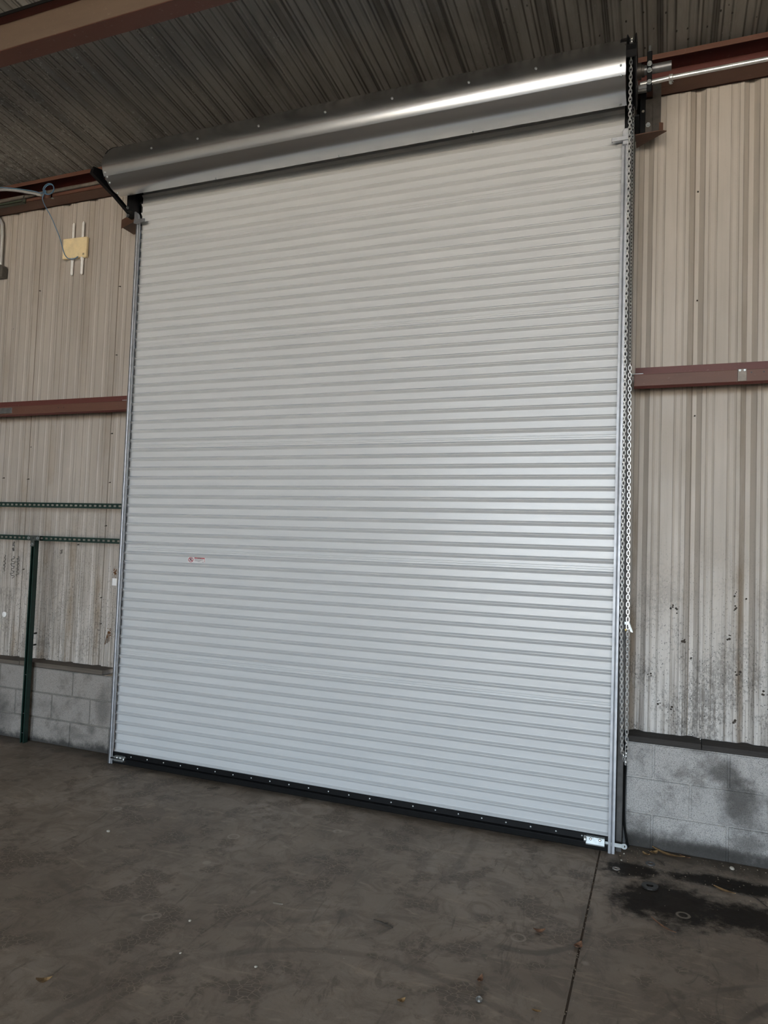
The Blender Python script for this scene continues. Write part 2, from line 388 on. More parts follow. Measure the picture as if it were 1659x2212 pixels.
DARKST = plain('dark_raw_steel', (0.085, 0.075, 0.065, 1), 0.5, 0.6)
BROWNST = m_red('brown_primed_steel', (0.10, 0.048, 0.030, 1), 0.4)
GREYST = plain('grey_steel', (0.20, 0.20, 0.20, 1), 0.45, 0.7)
JAMB = plain('weathered_jamb', (0.085, 0.08, 0.075, 1), 0.6, 0.3, 0.2, 12)
LATCH = m_galv('latch_zinc', (0.20, 0.215, 0.215, 1), (0.30, 0.315, 0.31, 1), 0.42, 0.55, 60)
EMT = m_galv('conduit_zinc', (0.70, 0.70, 0.69, 1), (0.80, 0.80, 0.78, 1), 0.28, 0.36, 60); EMT.node_tree.nodes['Principled BSDF'].inputs['Metallic'].default_value = 0.65
EMTDULL = plain('dull_conduit', (0.27, 0.235, 0.20, 1), 0.5, 0.5)
GREEN = plain('green_strut_paint', (0.012, 0.035, 0.026, 1), 0.4, 0.0, 0.15)
GREENL = plain('olive_plate', (0.075, 0.082, 0.070, 1), 0.5, 0.3)
WOOD_R = m_wood('grimy_timber', (0.020, 0.017, 0.015, 1), (0.055, 0.048, 0.042, 1))
WOOD_L = m_wood('grey_timber', (0.085, 0.068, 0.052, 1), (0.15, 0.122, 0.097, 1))
CREAM = plain('cream_plastic', (0.88, 0.71, 0.42, 1), 0.45, 0.0, 0.05)
WHITE = plain('white_plastic', (0.90, 0.88, 0.85, 1), 0.4, 0.0, 0.04)
BLUE = plain('blue_cable', (0.10, 0.21, 0.34, 1), 0.5, 0.0, 0.05)
STK = plain('sticker_white', (0.72, 0.70, 0.69, 1), 0.35, 0.0, 0.03)
STKRED = plain('sticker_red', (0.42, 0.030, 0.045, 1), 0.35, 0.0, 0.05)
INK = plain('print_ink', (0.03, 0.027, 0.03, 1), 0.5, 0.0, 0.05)
INKG = plain('print_grey', (0.22, 0.21, 0.22, 1), 0.5, 0.0, 0.05)
MARK = plain('faded_marker', (0.075, 0.065, 0.055, 1), 0.8, 0.0, 0.1)
RUST = plain('rust_splash', (0.15, 0.062, 0.018, 1), 0.9, 0.0, 0.2, 40)
LEAF = plain('dry_leaf', (0.34, 0.21, 0.09, 1), 0.7, 0.0, 0.15, 50)
LEAFD = plain('brown_leaf', (0.24, 0.12, 0.065, 1), 0.7, 0.0, 0.15, 50)
TWIG = plain('twig', (0.055, 0.042, 0.03, 1), 0.8)
CHIP = plain('pale_chip', (0.46, 0.42, 0.35, 1), 0.8, 0.0, 0.1)
PAPER = plain('card_scrap', (0.42, 0.33, 0.25, 1), 0.8)
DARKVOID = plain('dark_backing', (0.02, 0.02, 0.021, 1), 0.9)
PLAIN = plain('back_wall_paint', (0.30, 0.27, 0.23, 1), 0.7)
GROUND = plain('yard_gravel', (0.39, 0.35, 0.30, 1), 0.95, 0.0, 0.1, 3)

# ------------------------------------------------------------------ structure
X0, X1 = -4.6, 9.4                 # building width
SY = 0.30                          # plane of the wall sheets
CY = 0.145                         # face of the block wall
RZ0, RSL = 4.885, 0.101            # roof height at y = 0.12, slope
def roofz(y): return RZ0 - RSL * (y - 0.12)
P = 0.3048
def rib_profile(a, b, c0):
    """R-panel section from a to b: deep groove at every c0 + n*P, two shallow ones between (d > 0 away from the room)"""
    pts = [(a, None)]
    n0 = math.floor((a - c0) / P) - 1; n1 = math.ceil((b - c0) / P) + 1
    key = []
    for n in range(n0, n1 + 1):
        c = c0 + n * P
        key += [(c - .044, 0), (c - .014, .032), (c + .014, .032), (c + .044, 0)]
        for q in (c + P / 2 - .0605, c + P / 2 + .0605):
            key += [(q - .024, 0), (q - .011, .0055), (q + .011, .0055), (q + .024, 0)]
    key.sort()
    def d(x):
        for (xa, da), (xb, db) in zip(key, key[1:]):
            if xa <= x <= xb: return da + (db - da) * (x - xa) / max(1e-9, xb - xa)
        return 0
    return [(a, d(a))] + [(x, e) for x, e in key if a + 1e-4 < x < b - 1e-4] + [(b, d(b))]
def wall_sheet(a, b, c0, z0, z1, mat, parent, off=0.0):
    mb = MB(); pr = rib_profile(a, b, c0)
    mb.prism([(x, SY + d + off) for x, d in pr], 'z', z0, z1, closed=False)
    return mb.build('metal_sheet', mat, parent)

floor = struct('floor')
mb = MB(); mb.box(X0, X1, BY, 0.45, -0.25, -0.005); mb.build('joint_filler', plain('joint_dirt', (0.11, 0.078, 0.055, 1), 0.95), floor)
JX = 3.612
for a, b in ((X0, JX - 0.005), (JX + 0.005, X1)):
    mb = MB(); mb.box(a, b, BY, 0.45, -0.2, 0.0); mb.build('concrete_slab', FLOOR, floor)
rnd = random.Random(5); mb = MB()
for i in range(150):
    y = -0.15 - 3.4 * rnd.random(); x = JX + rnd.uniform(-.008, .008); r = rnd.uniform(.0018, .0045)
    mb.lathe([(r * .5, -r * .3), (r, 0.2 * r), (r * .4, r)], (x, y, -0.003), (rnd.uniform(-.3, .3), rnd.uniform(-.3, .3), 1), 5)
tag(mb.build('joint_grit', plain('grit', (0.20, 0.15, 0.105, 1), 0.9), floor), kind='stuff')

wall = struct('wall_front')
# sheets right of the door
edges = [3.715, 4.095] + [4.095 + .9144 * i for i in range(1, 7)]
for i, (a, b) in enumerate(zip(edges, edges[1:])):
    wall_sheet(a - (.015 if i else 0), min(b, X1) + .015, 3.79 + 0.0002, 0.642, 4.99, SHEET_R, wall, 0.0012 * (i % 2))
edges = [-.487 - .9144 * i for i in range(5, -1, -1)] + [-0.10]
for i, (a, b) in enumerate(zip(edges, edges[1:])):
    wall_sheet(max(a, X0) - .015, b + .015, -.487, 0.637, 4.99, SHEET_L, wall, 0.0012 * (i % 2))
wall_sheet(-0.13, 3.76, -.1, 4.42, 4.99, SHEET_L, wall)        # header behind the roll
# dotted lap tape along each side lap
def m_dots(name, c):
    t = NT(name); p = t.coord(world=True); z = t.sep(p)[2]
    s_ = t.math('SINE', t.math('MULTIPLY', z, 2 * math.pi / 0.0068))
    t.base(t.mix(t.g(s_, -0.1, 0.35), c, (0.10, 0.078, 0.06, 1))); t.rough(0.9); return t.m
DOT_R, DOT_L = m_dots('lap_dots_right', (0.40, 0.35, 0.29, 1)), m_dots('lap_dots_left', (0.32, 0.27, 0.22, 1))
for x, m in ((4.0835, DOT_R), (4.998, DOT_R), (-.4985, DOT_L), (-1.413, DOT_L)):
    mb = MB(); mb.box(x - .0022, x + .0022, SY + .0285, SY + .033, 0.65, 4.69); mb.build('lap_tape', m, wall)
# rusty screw tips poking through
mb = MB()
for x, z in ((4.10, 4.05), (4.105, 3.35), (4.10, 2.62), (4.40, 1.50), (4.10, 1.12), (-.475, 3.9), (-.47, 3.3), (-.478, 2.62), (-.47, 2.2), (-.49, 1.83), (-1.39, 3.95), (-1.38, 2.52), (-1.40, 2.23), (-1.395, 1.42),
             (-1.66, 3.96), (-1.68, 3.62), (-1.70, 2.24), (-.50, 1.22), (-.49, 1.0), (-.78, 1.66)):
    y = SY + .026
    mb.tube([(x, y + .006, z), (x - .002, y - .007, z - .002), (x - .006, y - .014, z - .006)], .004, 6, True, [.0055, .0035, .001])
tag(mb.build('screw_tips', TWIG, wall), kind='stuff')
# block wall: courses of single blocks over a recessed mortar bed
ZC = [(0.0, 0.203), (0.203, 0.410), (0.410, 0.613)]
def blocks(x_in, x_out, firsts, mat, mort, sgn, rec):
    """firsts: x of one vertical joint for each course; sgn = +1 builds to the right of x_in"""
    mb = MB(); mb.box(min(x_in, x_out), max(x_in, x_out), CY + rec, SY + .05, 0, .612); mb.build('mortar_bed', mort, wall)
    rr = random.Random(3)
    for (z0, z1), jf in zip(ZC, firsts):
        js = sorted([jf + .4064 * k for k in range(-12, 13)])
        lo, hi = min(x_in, x_out), max(x_in, x_out)
        cuts = [lo] + [j for j in js if lo + .02 < j < hi - .02] + [hi]
        for a, b in zip(cuts, cuts[1:]):
            g0 = .006; o = rr.uniform(-.0012, .0012)
            mb = MB(); mb.box(a + (g0 if a > lo else 0), b - (g0 if b < hi else 0), CY + o, CY + .06, z0 + (g0 if z0 else .001), z1 - g0)
            mb.build('concrete_block', mat, wall, bevel=.003)
blocks(3.745, 5.75, (3.892, 4.100, 3.895), CMU_R, MORT_R, 1, .009)
blocks(-.182 + .15, -2.63, (-.59, -.80, -.586), CMU_L, MORT_L, -1, .006)
mb = MB(); mb.box(5.75, X1, CY, SY + .05, 0, .613); mb.box(X0, -2.63, CY, SY + .05, 0, .613); mb.build('far_block_run', CMU_R, wall)
# timber sill boards on the blocks
for a, b, y0, z0, z1, m in ((3.747, 4.155, .150, .614, .648, WOOD_R), (4.158, 6.2, .154, .613, .645, WOOD_R), (-1.19, -.292, .152, .614, .652, WOOD_L), (-2.9, -1.193, .150, .613, .646, WOOD_L)):
    mb = MB(); mb.box(a, b, y0, SY + .04, z0, z1); mb.build('sill_board', m, wall, bevel=.003)
# patches and marks on the left wall
def stroke(pts, r, y=SY - .001): return [(x, y, z) for x, z in pts]
mb = MB()
def scrib(cx, cz, w, h, n, seed):
    r_ = random.Random(seed); pts = []; m = n * 6; a1, a2 = r_.uniform(.5, .9), r_.uniform(0, 6)
    for i in range(m + 1):
        u = i / m; w2 = .75 + .25 * math.sin(u * 9 + a2)
        pts.append((cx + w * w2 * math.sin(u * math.pi * n), cz - h * u + .35 * h / n * a1 * math.sin(u * math.pi * n * 2 + a2)))
    mb.tube([(x, SY - .0005, z) for x, z in pts], .0022, 4)
scrib(-1.50, 1.53, .028, .19, 9, 1); scrib(-1.44, 1.53, .014, .17, 12, 2); scrib(-1.60, 1.54, .016, .15, 9, 3)
scrib(-1.505, 1.66, .013, .04, 5, 4); scrib(-1.505, 1.61, .014, .03, 5, 6); scrib(-.94, 1.61, .013, .035, 6, 8)
tag(mb.build('marker_scribble', MARK, wall), kind='stuff')
rr = random.Random(4); mb = MB()
def splat(cx, cz, n, s, y):
    for i in range(n):
        a = rr.uniform(0, 6.28); d = s * rr.random() ** 1.3; r = rr.uniform(.0025, .008) * (1.2 - d / s)
        x, z = cx + d * math.cos(a) * .8, cz + d * math.sin(a) * 1.25
        mb.lathe([(r, 0), (r * .9, .0003 + .00001 * i)], (x, y, z), (0, -1, 0), 9)
splat(-.375, .935, 60, .055, SY - .0005)
for k in range(3): mb.tube([(-.37 - .012 * k, SY - .001, .92), (-.372 - .02 * k, SY - .001, .86 - .012 * k)], .003, 4)
splat(-.345, 1.44, 46, .045, SY - .0005)
tag(mb.build('rust_splash', RUST, wall), kind='stuff')
mb = MB(); mb.box(-.368, -.322, SY - .003, SY - .001, 1.33, 1.39); mb.build('tape_scrap', WHITE, wall)
# dents and scars low on the right sheets
mb = MB(); rr = random.Random(11)
for x, z in ((3.99, 1.42), (4.33, 1.52), (4.34, 1.44), (4.355, 1.05), (4.05, 1.23), (3.925, .83), (4.0, .80), (4.02, 1.40), (4.345, .77), (4.30, 1.26), (4.5, .95), (3.86, 1.0)):
    for k in range(4):
        r = rr.uniform(.003, .008)
        mb.lathe([(r, 0), (r * .6, .001)], (x + rr.uniform(-.014, .014), SY - .0004, z + rr.uniform(-.012, .02)), (0, -1, 0), 10)
tag(mb.build('grime_scar', TWIG, wall), kind='stuff')

# ceiling sheets and the shell that is out of view
ceil = struct('ceiling')
for i in range(16):
    a = X0 + .9144 * i; b = min(a + .9144, X1)
    if a >= X1: break
    mb = MB(); pr = rib_profile(a - .02, b + .02, 3.835)
    ya, yb = 0.42, BY
    n = len(pr); o = .0015 * (i % 2)
    vs = [(x, ya, roofz(ya) + d + o) for x, d in pr] + [(x, yb, roofz(yb) + d + o) for x, d in pr]
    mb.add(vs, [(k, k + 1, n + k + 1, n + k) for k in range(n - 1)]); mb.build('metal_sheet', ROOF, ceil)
zb = roofz(BY)
wl = MB(); wl.box(X0 - .1, X0, BY, .45, -.2, 6.6); w_ = wl.build('wall_left', PLAIN); w_['kind'] = 'structure'
wr = MB(); wr.box(X1, X1 + .1, BY, .45, -.2, 6.6); w_ = wr.build('wall_right', PLAIN); w_['kind'] = 'structure'
wb = MB(); wb.box(X0, OX0, BY - .1, BY, -.2, 6.6); wb.box(OX1, X1, BY - .1, BY, -.2, 6.6); wb.box(OX0, OX1, BY - .1, BY, OZ, 6.6)
w_ = wb.build('wall_back', PLAIN); w_['kind'] = 'structure'
gm = MB(); gm.box(-70, 75, -120, BY - .1, -.6, -.1); g_ = gm.build('ground', GROUND); g_['kind'] = 'structure'
# jamb steel each side of the opening, plus unseen blocks added against light leaks
mb = MB(); mb.box(-.12, 3.75, .014, .32, 4.425, 4.435); mb.build('header_light_block', DARKVOID, wall)  # unseen plate added to stop sky light rising behind the curtain
mb = MB(); mb.box(X0, X1, .345, .40, 4.70, 4.93); mb.build('eave_light_block', DARKVOID, wall)  # unseen strip added to keep daylight out of the roof grooves
tr = struct('trim_1')
mb = MB(); mb.box(3.697, 3.728, .02, .11, 0, 4.32); mb.build('jamb_angle', JAMB, tr)
mb = MB(); mb.box(3.728, 3.7455, .17, .28, 0, .64); mb.build('jamb_leg', GREYST, tr)
mb = MB(); mb.box(3.60, 3.712, .28, .34, 0, 4.70); mb.box(3.712, 3.7455, .28, .34, 0, .645); mb.box(3.60, 3.69, .024, .28, 0, 4.425); mb.build('jamb_light_block', DARKVOID, tr)  # dark backing shaped to block daylight around the right guide
tr = struct('trim_2')
mb = MB(); mb.box(-.12, .06, .11, .34, 0, 4.425); mb.box(-.026, .06, .024, .11, 0, 4.42); mb.build('jamb_light_block', DARKVOID, tr)  # dark backing shaped to block daylight behind the left guide

# ------------------------------------------------------------------ framing
def zgirt(name, xa, xb, label, clip):
    t = thing(name, label, 'girt', (xa, .2, 2.76), 'red steel girts')
    mb = PB(); mb.box(xa, xb, .293, .2985, 2.845, 2.932); mb.build('back_flange', RED, t)
    mb = PB(); mb.box(xa, xb, .10, .295, 2.838, 2.845); mb.build('web', RED, t)
    mb = PB(); mb.box(xa, xb, .098, .104, 2.770, 2.842); mb.build('front_flange', REDB, t, bevel=.002)
    mb = PB(); mb.prism([(.098, 2.770), (.118, 2.758), (.118, 2.762), (.101, 2.773)], 'x', xa, xb); mb.build('lip', RED, t)
    return t
t = zgirt('steel_girt', 3.746, X1, 'rusty red steel girt on the corrugated wall to the right of the white door', 0)
mb = PB(); mb.box(3.715, 3.80, .105, .16, 2.846, 2.852); mb.build('end_clip', ZINC, t, bevel=.002)
mb = PB(); mb.box(4.318, 4.366, .0935, .0975, 2.772, 2.845); mb.build('hanger_plate', plain('bent_plate', (.21, .18, .15, 1), .5, .4), t, bevel=.0015)
mb = PB(); [hexbolt(mb, (x, .0935, 2.836), (0, -1, 0), .005, .004) for x in (4.33, 4.355)]; mb.build('plate_bolt', ZINC, t)
for x in (4.39, 4.455):
    mb = PB(); mb.lathe([(.0042, 0), (.0042, .0008)], (x, .098, 2.822), (0, -1, 0), 10); mb.build('bolt_hole', INK, t)
t = zgirt('steel_girt', X0, -.06, 'rusty red steel girt on the corrugated wall to the left of the white door', 0)
mb = PB(); mb.box(-.19, -.06, .105, .15, 2.846, 2.852); mb.build('end_clip', ZINC, t)
mb = PB(); mb.box(-1.56, -1.385, .092, .0975, 2.782, 2.832); mb.build('splice_plate', GREYST, t, bevel=.0015)
for x in (-.86, -.80):
    mb = PB(); mb.lathe([(.004, 0), (.004, .0008)], (x, .098, 2.812), (0, -1, 0), 10); mb.build('bolt_hole', INK, t)

es = thing('eave_strut', 'long red steel eave strut under the roof edge behind the door hood', 'beam', (2, .2, 4.69))
EZ = 4.694
mb = PB(); mb.box(X0, X1, .278, .288, EZ, 4.862); mb.build('web', RED, es)
mb = PB(); mb.box(X0, X1, .145, .286, EZ, EZ + .005); mb.build('bottom_flange', REDB, es)
mb = PB(); mb.box(X0, X1, .145, .150, EZ, EZ + .028); mb.build('bottom_lip', REDB, es, bevel=.0015)
mb = PB(); mb.box(X0, X1, .115, .286, 4.855, 4.862); mb.build('top_flange', RED, es)
mb = PB(); mb.box(X0, X1, .112, .118, 4.828, 4.862); mb.build('top_lip', REDB, es, bevel=.0015)
for x, z in ((4.30, 4.80), (4.0, 4.765)):
    mb = PB(); mb.lathe([(.007, 0), (.007, .001)], (x, .2775, z), (0, -1, 0), 10); mb.build('bolt_hole', INK, es)
pu = thing('roof_purlin', 'brown-red steel roof purlin crossing the ceiling at the upper left', 'beam', (1, -1.3, 4.79))
PW = -1.3165
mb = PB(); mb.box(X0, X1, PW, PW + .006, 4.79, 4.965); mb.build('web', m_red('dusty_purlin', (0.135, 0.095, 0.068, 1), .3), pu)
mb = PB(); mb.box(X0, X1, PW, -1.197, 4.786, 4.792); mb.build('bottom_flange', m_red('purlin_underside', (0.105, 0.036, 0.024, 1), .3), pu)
mb = PB(); mb.box(X0, X1, -1.203, -1.197, 4.788, 4.812); mb.build('bottom_lip', RED, pu)
mb = PB(); mb.box(X0, X1, PW - .07, PW + .006, 4.96, 4.968); mb.build('top_flange', RED, pu)
mb = PB(); mb.box(X0, X1, PW - .072, PW - .067, 4.945, 4.966); mb.build('top_lip', BLACK, pu)  # black colour stands in for the shadow under the roof

# ------------------------------------------------------------------ the rolling door
SL = 0.0727; Z0 = 0.0909; SEAM = 0.0039
door = thing('rolling_shutter', 'big closed white corrugated steel roll-up door filling the opening', 'door', (1.83, 0, 0))
DA, DB = 0.001, 3.668
def slat_profile(h, seam):
    lo, up = .17 * SL, .22 * SL; D = .0085
    pts = [(-D, 0.0), (-D + .0002, .0016), (-D + .0016, .0030), (D - .0016, lo - .0004), (D - .0002, lo + .0008), (D, lo + .0024)]
    if seam:
        a, b = lo + .012, lo + .026
        for q in (a, b):
            pts += [(D, q - .0018), (D - .0026, q - .0004), (D - .0026, q + .0010), (D, q + .0024)]
    pts += [(D, h - up - .0026), (D - .0002, h - up - .001), (D - .0016, h - up + .0004), (-D + .0018, h - .0030), (-D + .0003, h - .0014), (-D, h)]
    return pts
def slat_mesh(h, seam):
    mb = MB(); pr = slat_profile(h, seam)
    mb.prism(pr, 'x', DA - 1.83, DB - 1.83, closed=False)
    me = mb.mesh('slat', DOOR)
    return me
me_a, me_b = slat_mesh(SL, False), slat_mesh(SL + SEAM, True)
z = Z0
for k in range(61):
    sm = (k % 11 == 10)
    link('slat', me_b if sm else me_a, door, (0, 0, z)); z += SL + (SEAM if sm else 0)
ztop = z
mb = PB(); mb.prism([(-.008, Z0 + .001), (.010, Z0 - .001), (.010, .05), (.004, .05), (.004, Z0 - .012)], 'x', DA, DB); mb.build('bottom_edge', DOOR, door)
mb = PB(); mb.lathe([(.15, 0), (.155, .005), (.155, 3.66), (.15, 3.665)], (0.0, -.155, 4.60), (1, 0, 0), 40)
mb.build('curtain_roll', DOOR, door, smooth=True)
mb = PB(); mb.box(DA, DB, -.016, -.008, .018, .086); mb.build('bottom_bar', BLACK, door, bevel=.002)
mb = PB(); mb.box(DA + .01, DB - .01, -.050, -.008, .046, .052); mb.build('bar_flange', BLACK, door, bevel=.001)
mb = PB(); mb.prism([(-.03, .046), (.006, .046), (.006, .004), (-.01, .0), (-.034, .012)], 'x', DA, DB); mb.build('bottom_seal', RUBBER, door)
for i in range(23):
    x = .181 + i * .1512
    mb = PB(); mb.lathe([(.0062, 0), (.0055, .003), (.002, .0045)], (x, -.016, .0685), (0, -1, 0), 8); mb.build('bar_rivet', ZINC, door)
# warning sticker
st = PB(); st.box(.597, .752, .0045, .0052, 1.565, 1.616)
STZ = 1.5905
sk = st.build('warning_sticker', STK, door); sk.scale = (1, 1, .78); sk.location = (0, .0032, 1.5665 - 1.565 * .78); tag(sk, 'white and red warning sticker on the left half of the door')
def skb(name, m, pts):
    mb = PB(); mb.add([(x, .0040, z) for x, z in pts] + [(x, .0046, z) for x, z in pts],
        [tuple(range(len(pts))), tuple(range(2 * len(pts) - 1, len(pts) - 1, -1))] + [(i, (i + 1) % len(pts), len(pts) + (i + 1) % len(pts), len(pts) + i) for i in range(len(pts))])
    # sub-part of the sticker: sticker sits at the door's origin
    mb.v = [(a - 1.83, b, c) for a, b, c in mb.v]
    return MB.build(mb, name, m, sk)
rect = lambda a, b, c, d: [(a, c), (b, c), (b, d), (a, d)]
skb('red_band', STKRED, rect(.654, .746, 1.604, 1.613))
skb('red_edge', STKRED, rect(.745, .7475, 1.570, 1.604))
mb = MB(); n = 28; ri, ro = .0185, .0235; cx, cz = .6235, 1.5905
vs = []
for k in range(n):
    a = 2 * math.pi * k / n
    for r in (ri, ro):
        vs.append((cx + r * math.cos(a) - 1.83, .0040, cz + r * math.sin(a)))
mb.add(vs, [(2 * k, 2 * k + 1, (2 * k + 3) % (2 * n), (2 * k + 2) % (2 * n)) for k in range(n)])
a = math.radians(-45); dx, dz = math.cos(a), math.sin(a); wx, wz = -dz * .0025, dx * .0025
mb.add([(cx + s1 * dx * .02 + s2 * wx - 1.83, .0038, cz + s1 * dz * .02 + s2 * wz) for s1, s2 in ((-1, -1), (1, -1), (1, 1), (-1, 1))], [(0, 1, 2, 3)])
MB.build(mb, 'no_sign', STKRED, sk)
mb = MB()
def ik(*rs):
    for a_, b_, c_, d_ in rs: mb.add([(a_ - 1.83, .0039, c_), (b_ - 1.83, .0039, c_), (b_ - 1.83, .0039, d_), (a_ - 1.83, .0039, d_)], [(0, 1, 2, 3)])
ik((.611, .634, 1.597, 1.603), (.617, .626, 1.585, 1.598), (.628, .636, 1.580, 1.590), (.613, .619, 1.580, 1.587))
tag(MB.build(mb, 'pictogram', INK, sk), kind='stuff')
mb = MB(); ik((.682, .716, 1.606, 1.611)); MB.build(mb, 'heading', INK, sk)
mb = MB(); ik((.722, .742, 1.570, 1.5735)); MB.build(mb, 'logo', INK, sk)
mb = MB()
for i, (a_, b_) in enumerate(((.655, .738), (.656, .73), (.656, .737), (.656, .718), (.656, .705), (.684, .716))):
    ik((a_, b_, 1.5985 - i * .0052, 1.6007 - i * .0052))
tag(MB.build(mb, 'text_lines', INKG, sk), kind='stuff')
# slide latches on the bottom bar
def latch(xa, xb, za, zb, rod_to, flip):
    mb = PB()
    mb.prism([(-.052, za), (-.018, za), (-.018, zb), (-.042, zb), (-.046, zb - .012), (-.052, za + .008)], 'x', xa, xb)
    lt = mb.build('slide_latch', LATCH, door, bevel=.002)
    mb = MB(); s = 1 if rod_to > xa else -1
    x0_, x1_ = (xb, rod_to) if s > 0 else (xa, rod_to)
    zc = (za + zb) / 2 - .004
    # flat bolt with a rounded holed end
    lo, hi = min(x0_ - .02 * s, x1_ - .016 * s), max(x0_ - .02 * s, x1_ - .016 * s)
    mb.box(lo - 1.83, hi - 1.83, -.034, -.029, zc - .011, zc + .011)
    n = 18; ex = x1_ - .016 * s; vs = []
    for k in range(n):
        a = 2 * math.pi * k / n
        for r in (.0065, .0165): vs += [(ex + r * math.cos(a) - 1.83, -.0345, zc + r * math.sin(a)), (ex + r * math.cos(a) - 1.83, -.0285, zc + r * math.sin(a))]
    fs = []
    for k in range(n):
        j = (k + 1) % n
        fs += [(4 * k, 4 * j, 4 * j + 2, 4 * k + 2), (4 * k + 1, 4 * k + 3, 4 * j + 3, 4 * j + 1), (4 * k + 2, 4 * j + 2, 4 * j + 3, 4 * k + 3), (4 * k, 4 * k + 1, 4 * j + 1, 4 * j)]
    mb.add(vs, fs); MB.build(mb, 'latch_bolt', ZINC, lt)
    for x in (xa + .028, xb - .028):
        mb = MB(); mb.lathe([(.008, 0), (.007, .005), (.003, .007)], (x - 1.83, -.046, zb - .012), (0, -1, .25), 8); MB.build(mb, 'latch_screw', CHROME, lt)
    mb = MB(); kx = xa - .004 if s > 0 else xb + .004
    mb.lathe([(.018, -.008), (.02, -.004), (.02, .004), (.018, .008)], (kx - 1.83, -.034, zb - .021), (1, 0, 0), 16); MB.build(mb, 'latch_knob', ZINC, lt)
latch(3.532, 3.640, .036, .082, 3.762, False)
latch(.045, .132, .030, .070, .004, True)

# guides
def guide(name, a, b, label, zt):
    t = thing(name, label, 'guide rail', ((a + b) / 2, 0, 0), 'door guide rails')
    mid = (a + b) / 2
    mb = PB(); mb.prism([(a, -.034), (a + .014, -.036), (mid - .002, -.0345), (mid, -.032), (mid + .002, -.0345), (b - .012, -.036), (b, -.034), (b, -.028), (a, -.028)], 'z', 0.001, zt)
    mb.build('front_lip', GALV, t, smooth=True, angle=25)
    out = a if a < 1 else b; s = -1 if a < 1 else 1
    mb = PB(); x0_, x1_ = sorted((out, out - s * .004)); mb.box(x0_, x1_, -.030, .022, 0.001, zt); mb.build('side_web', GALV, t)
    return t
gl = guide('guide_rail', -.020, .020, 'galvanised guide rail along the left edge of the white door', 4.235)
gr = guide('guide_rail', 3.657, 3.693, 'galvanised guide rail along the right edge of the white door', 4.285)
mb = PB(); mb.prism([(-.02, 4.228), (.020, 4.228), (.020, 4.26), (.008, 4.30), (-.006, 4.318), (-.02, 4.318)], 'y', -.060, -.028); mb.build('flared_top', GALV, gl, bevel=.002)
mb = PB(); mb.box(-.018, .085, -.066, -.054, 4.222, 4.250); mb.build('top_stop', GALV, gl, bevel=.0015)
mb = PB(); mb.prism([(3.661, 4.225), (3.695, 4.225), (3.695, 4.325), (3.672, 4.325), (3.661, 4.312)], 'y', -.052, -.028); mb.build('flared_top', GALV, gr, bevel=.002)
mb = PB(); mb.box(3.598, 3.696, -.062, -.050, 4.246, 4.272); mb.build('top_stop', GALV, gr, bevel=.0015)

# hood -------------------------------------------------------------
HA, HB = -.05, 3.69
prof_up = [(.10, 4.825), (-.05, 4.825), (-.15, 4.803), (-.20, 4.778), (-.25, 4.748), (-.304, 4.709), (-.330, 4.684), (-.354, 4.656), (-.372, 4.626), (-.386, 4.594), (-.393, 4.566), (-.396, 4.539), (-.394, 4.508), (-.384, 4.477), (-.374, 4.4605), (-.369, 4.453)]
prof_lo = [(-.3695, 4.459), (-.362, 4.452), (-.345, 4.435), (-.327, 4.419), (-.31, 4.407), (-.29, 4.396), (-.265, 4.388), (-.24, 4.384), (-.205, 4.383), (-.186, 4.3835), (-.186, 4.391)]
hood = thing('door_hood', 'shiny galvanised round hood over the top of the white door', 'hood', (1.82, -.2, 4.38))
def thick(pr, th=.0018):
    out = []
    for i, (y, z_) in enumerate(pr):
        a = Vector(pr[max(i - 1, 0)]); b = Vector(pr[min(i + 1, len(pr) - 1)]); t_ = (b - a).normalized()
        out.append((y - t_.y * th, z_ + t_.x * th))
    return pr + out[::-1]
mb = PB(); mb.prism(thick(prof_up), 'x', HA, HB); mb.build('upper_sheet', HOOD, hood, smooth=True, angle=30)
mb = PB(); mb.prism(thick(prof_lo), 'x', HA + .002, HB - .002); mb.build('lower_sheet', HOOD, hood, smooth=True, angle=30)
yz = [(y, z_) for y, z_ in prof_up[4:9]]
for x in (HA + .004, HB - .030):
    mb = PB(); pr = [(y, z_ + .003) for y, z_ in (yz if x < 1 else prof_up[4:8])]
    mb.prism(thick(pr, .004), 'x', x - .004, x + (.004 if x < 1 else .03))
    mb.build('edge_trim', BLACK, hood)
def on_hood(y0):
    for (a, b), (c, d) in zip(prof_up, prof_up[1:]):
        if c <= y0 <= a: return b + (d - b) * (a - y0) / (a - c)
for x in (.397, .80, 1.30, 1.806, 2.278, 2.779, 3.185):
    mb = PB(); mb.lathe([(.0085, -.002), (.0075, .004), (.003, .006)], (x, -.3885, 4.585), (0, -1, .3), 8); mb.build('hood_rivet', ZINC, hood)
for x in (.839, 1.831, 2.765, 3.655):
    mb = PB(); mb.lathe([(.006, -.002), (.005, .003), (.002, .004)], (x, -.205, 4.3825), (0, -.1, -1), 8); mb.build('hood_rivet', ZINC, hood)
for x, (y, z_) in ((-.03, (-.384, 4.474)), (-.028, (-.362, 4.45)), (-.03, (-.33, 4.42)), (-.03, (-.24, 4.383)), (3.664, (-.391, 4.497)), (3.666, (-.365, 4.455))):
    mb = PB(); mb.lathe([(.0075, -.002), (.0065, .004), (.003, .006)], (x, y, z_), (0, -1, -.6), 8); mb.build('hood_rivet', ZINC, hood)

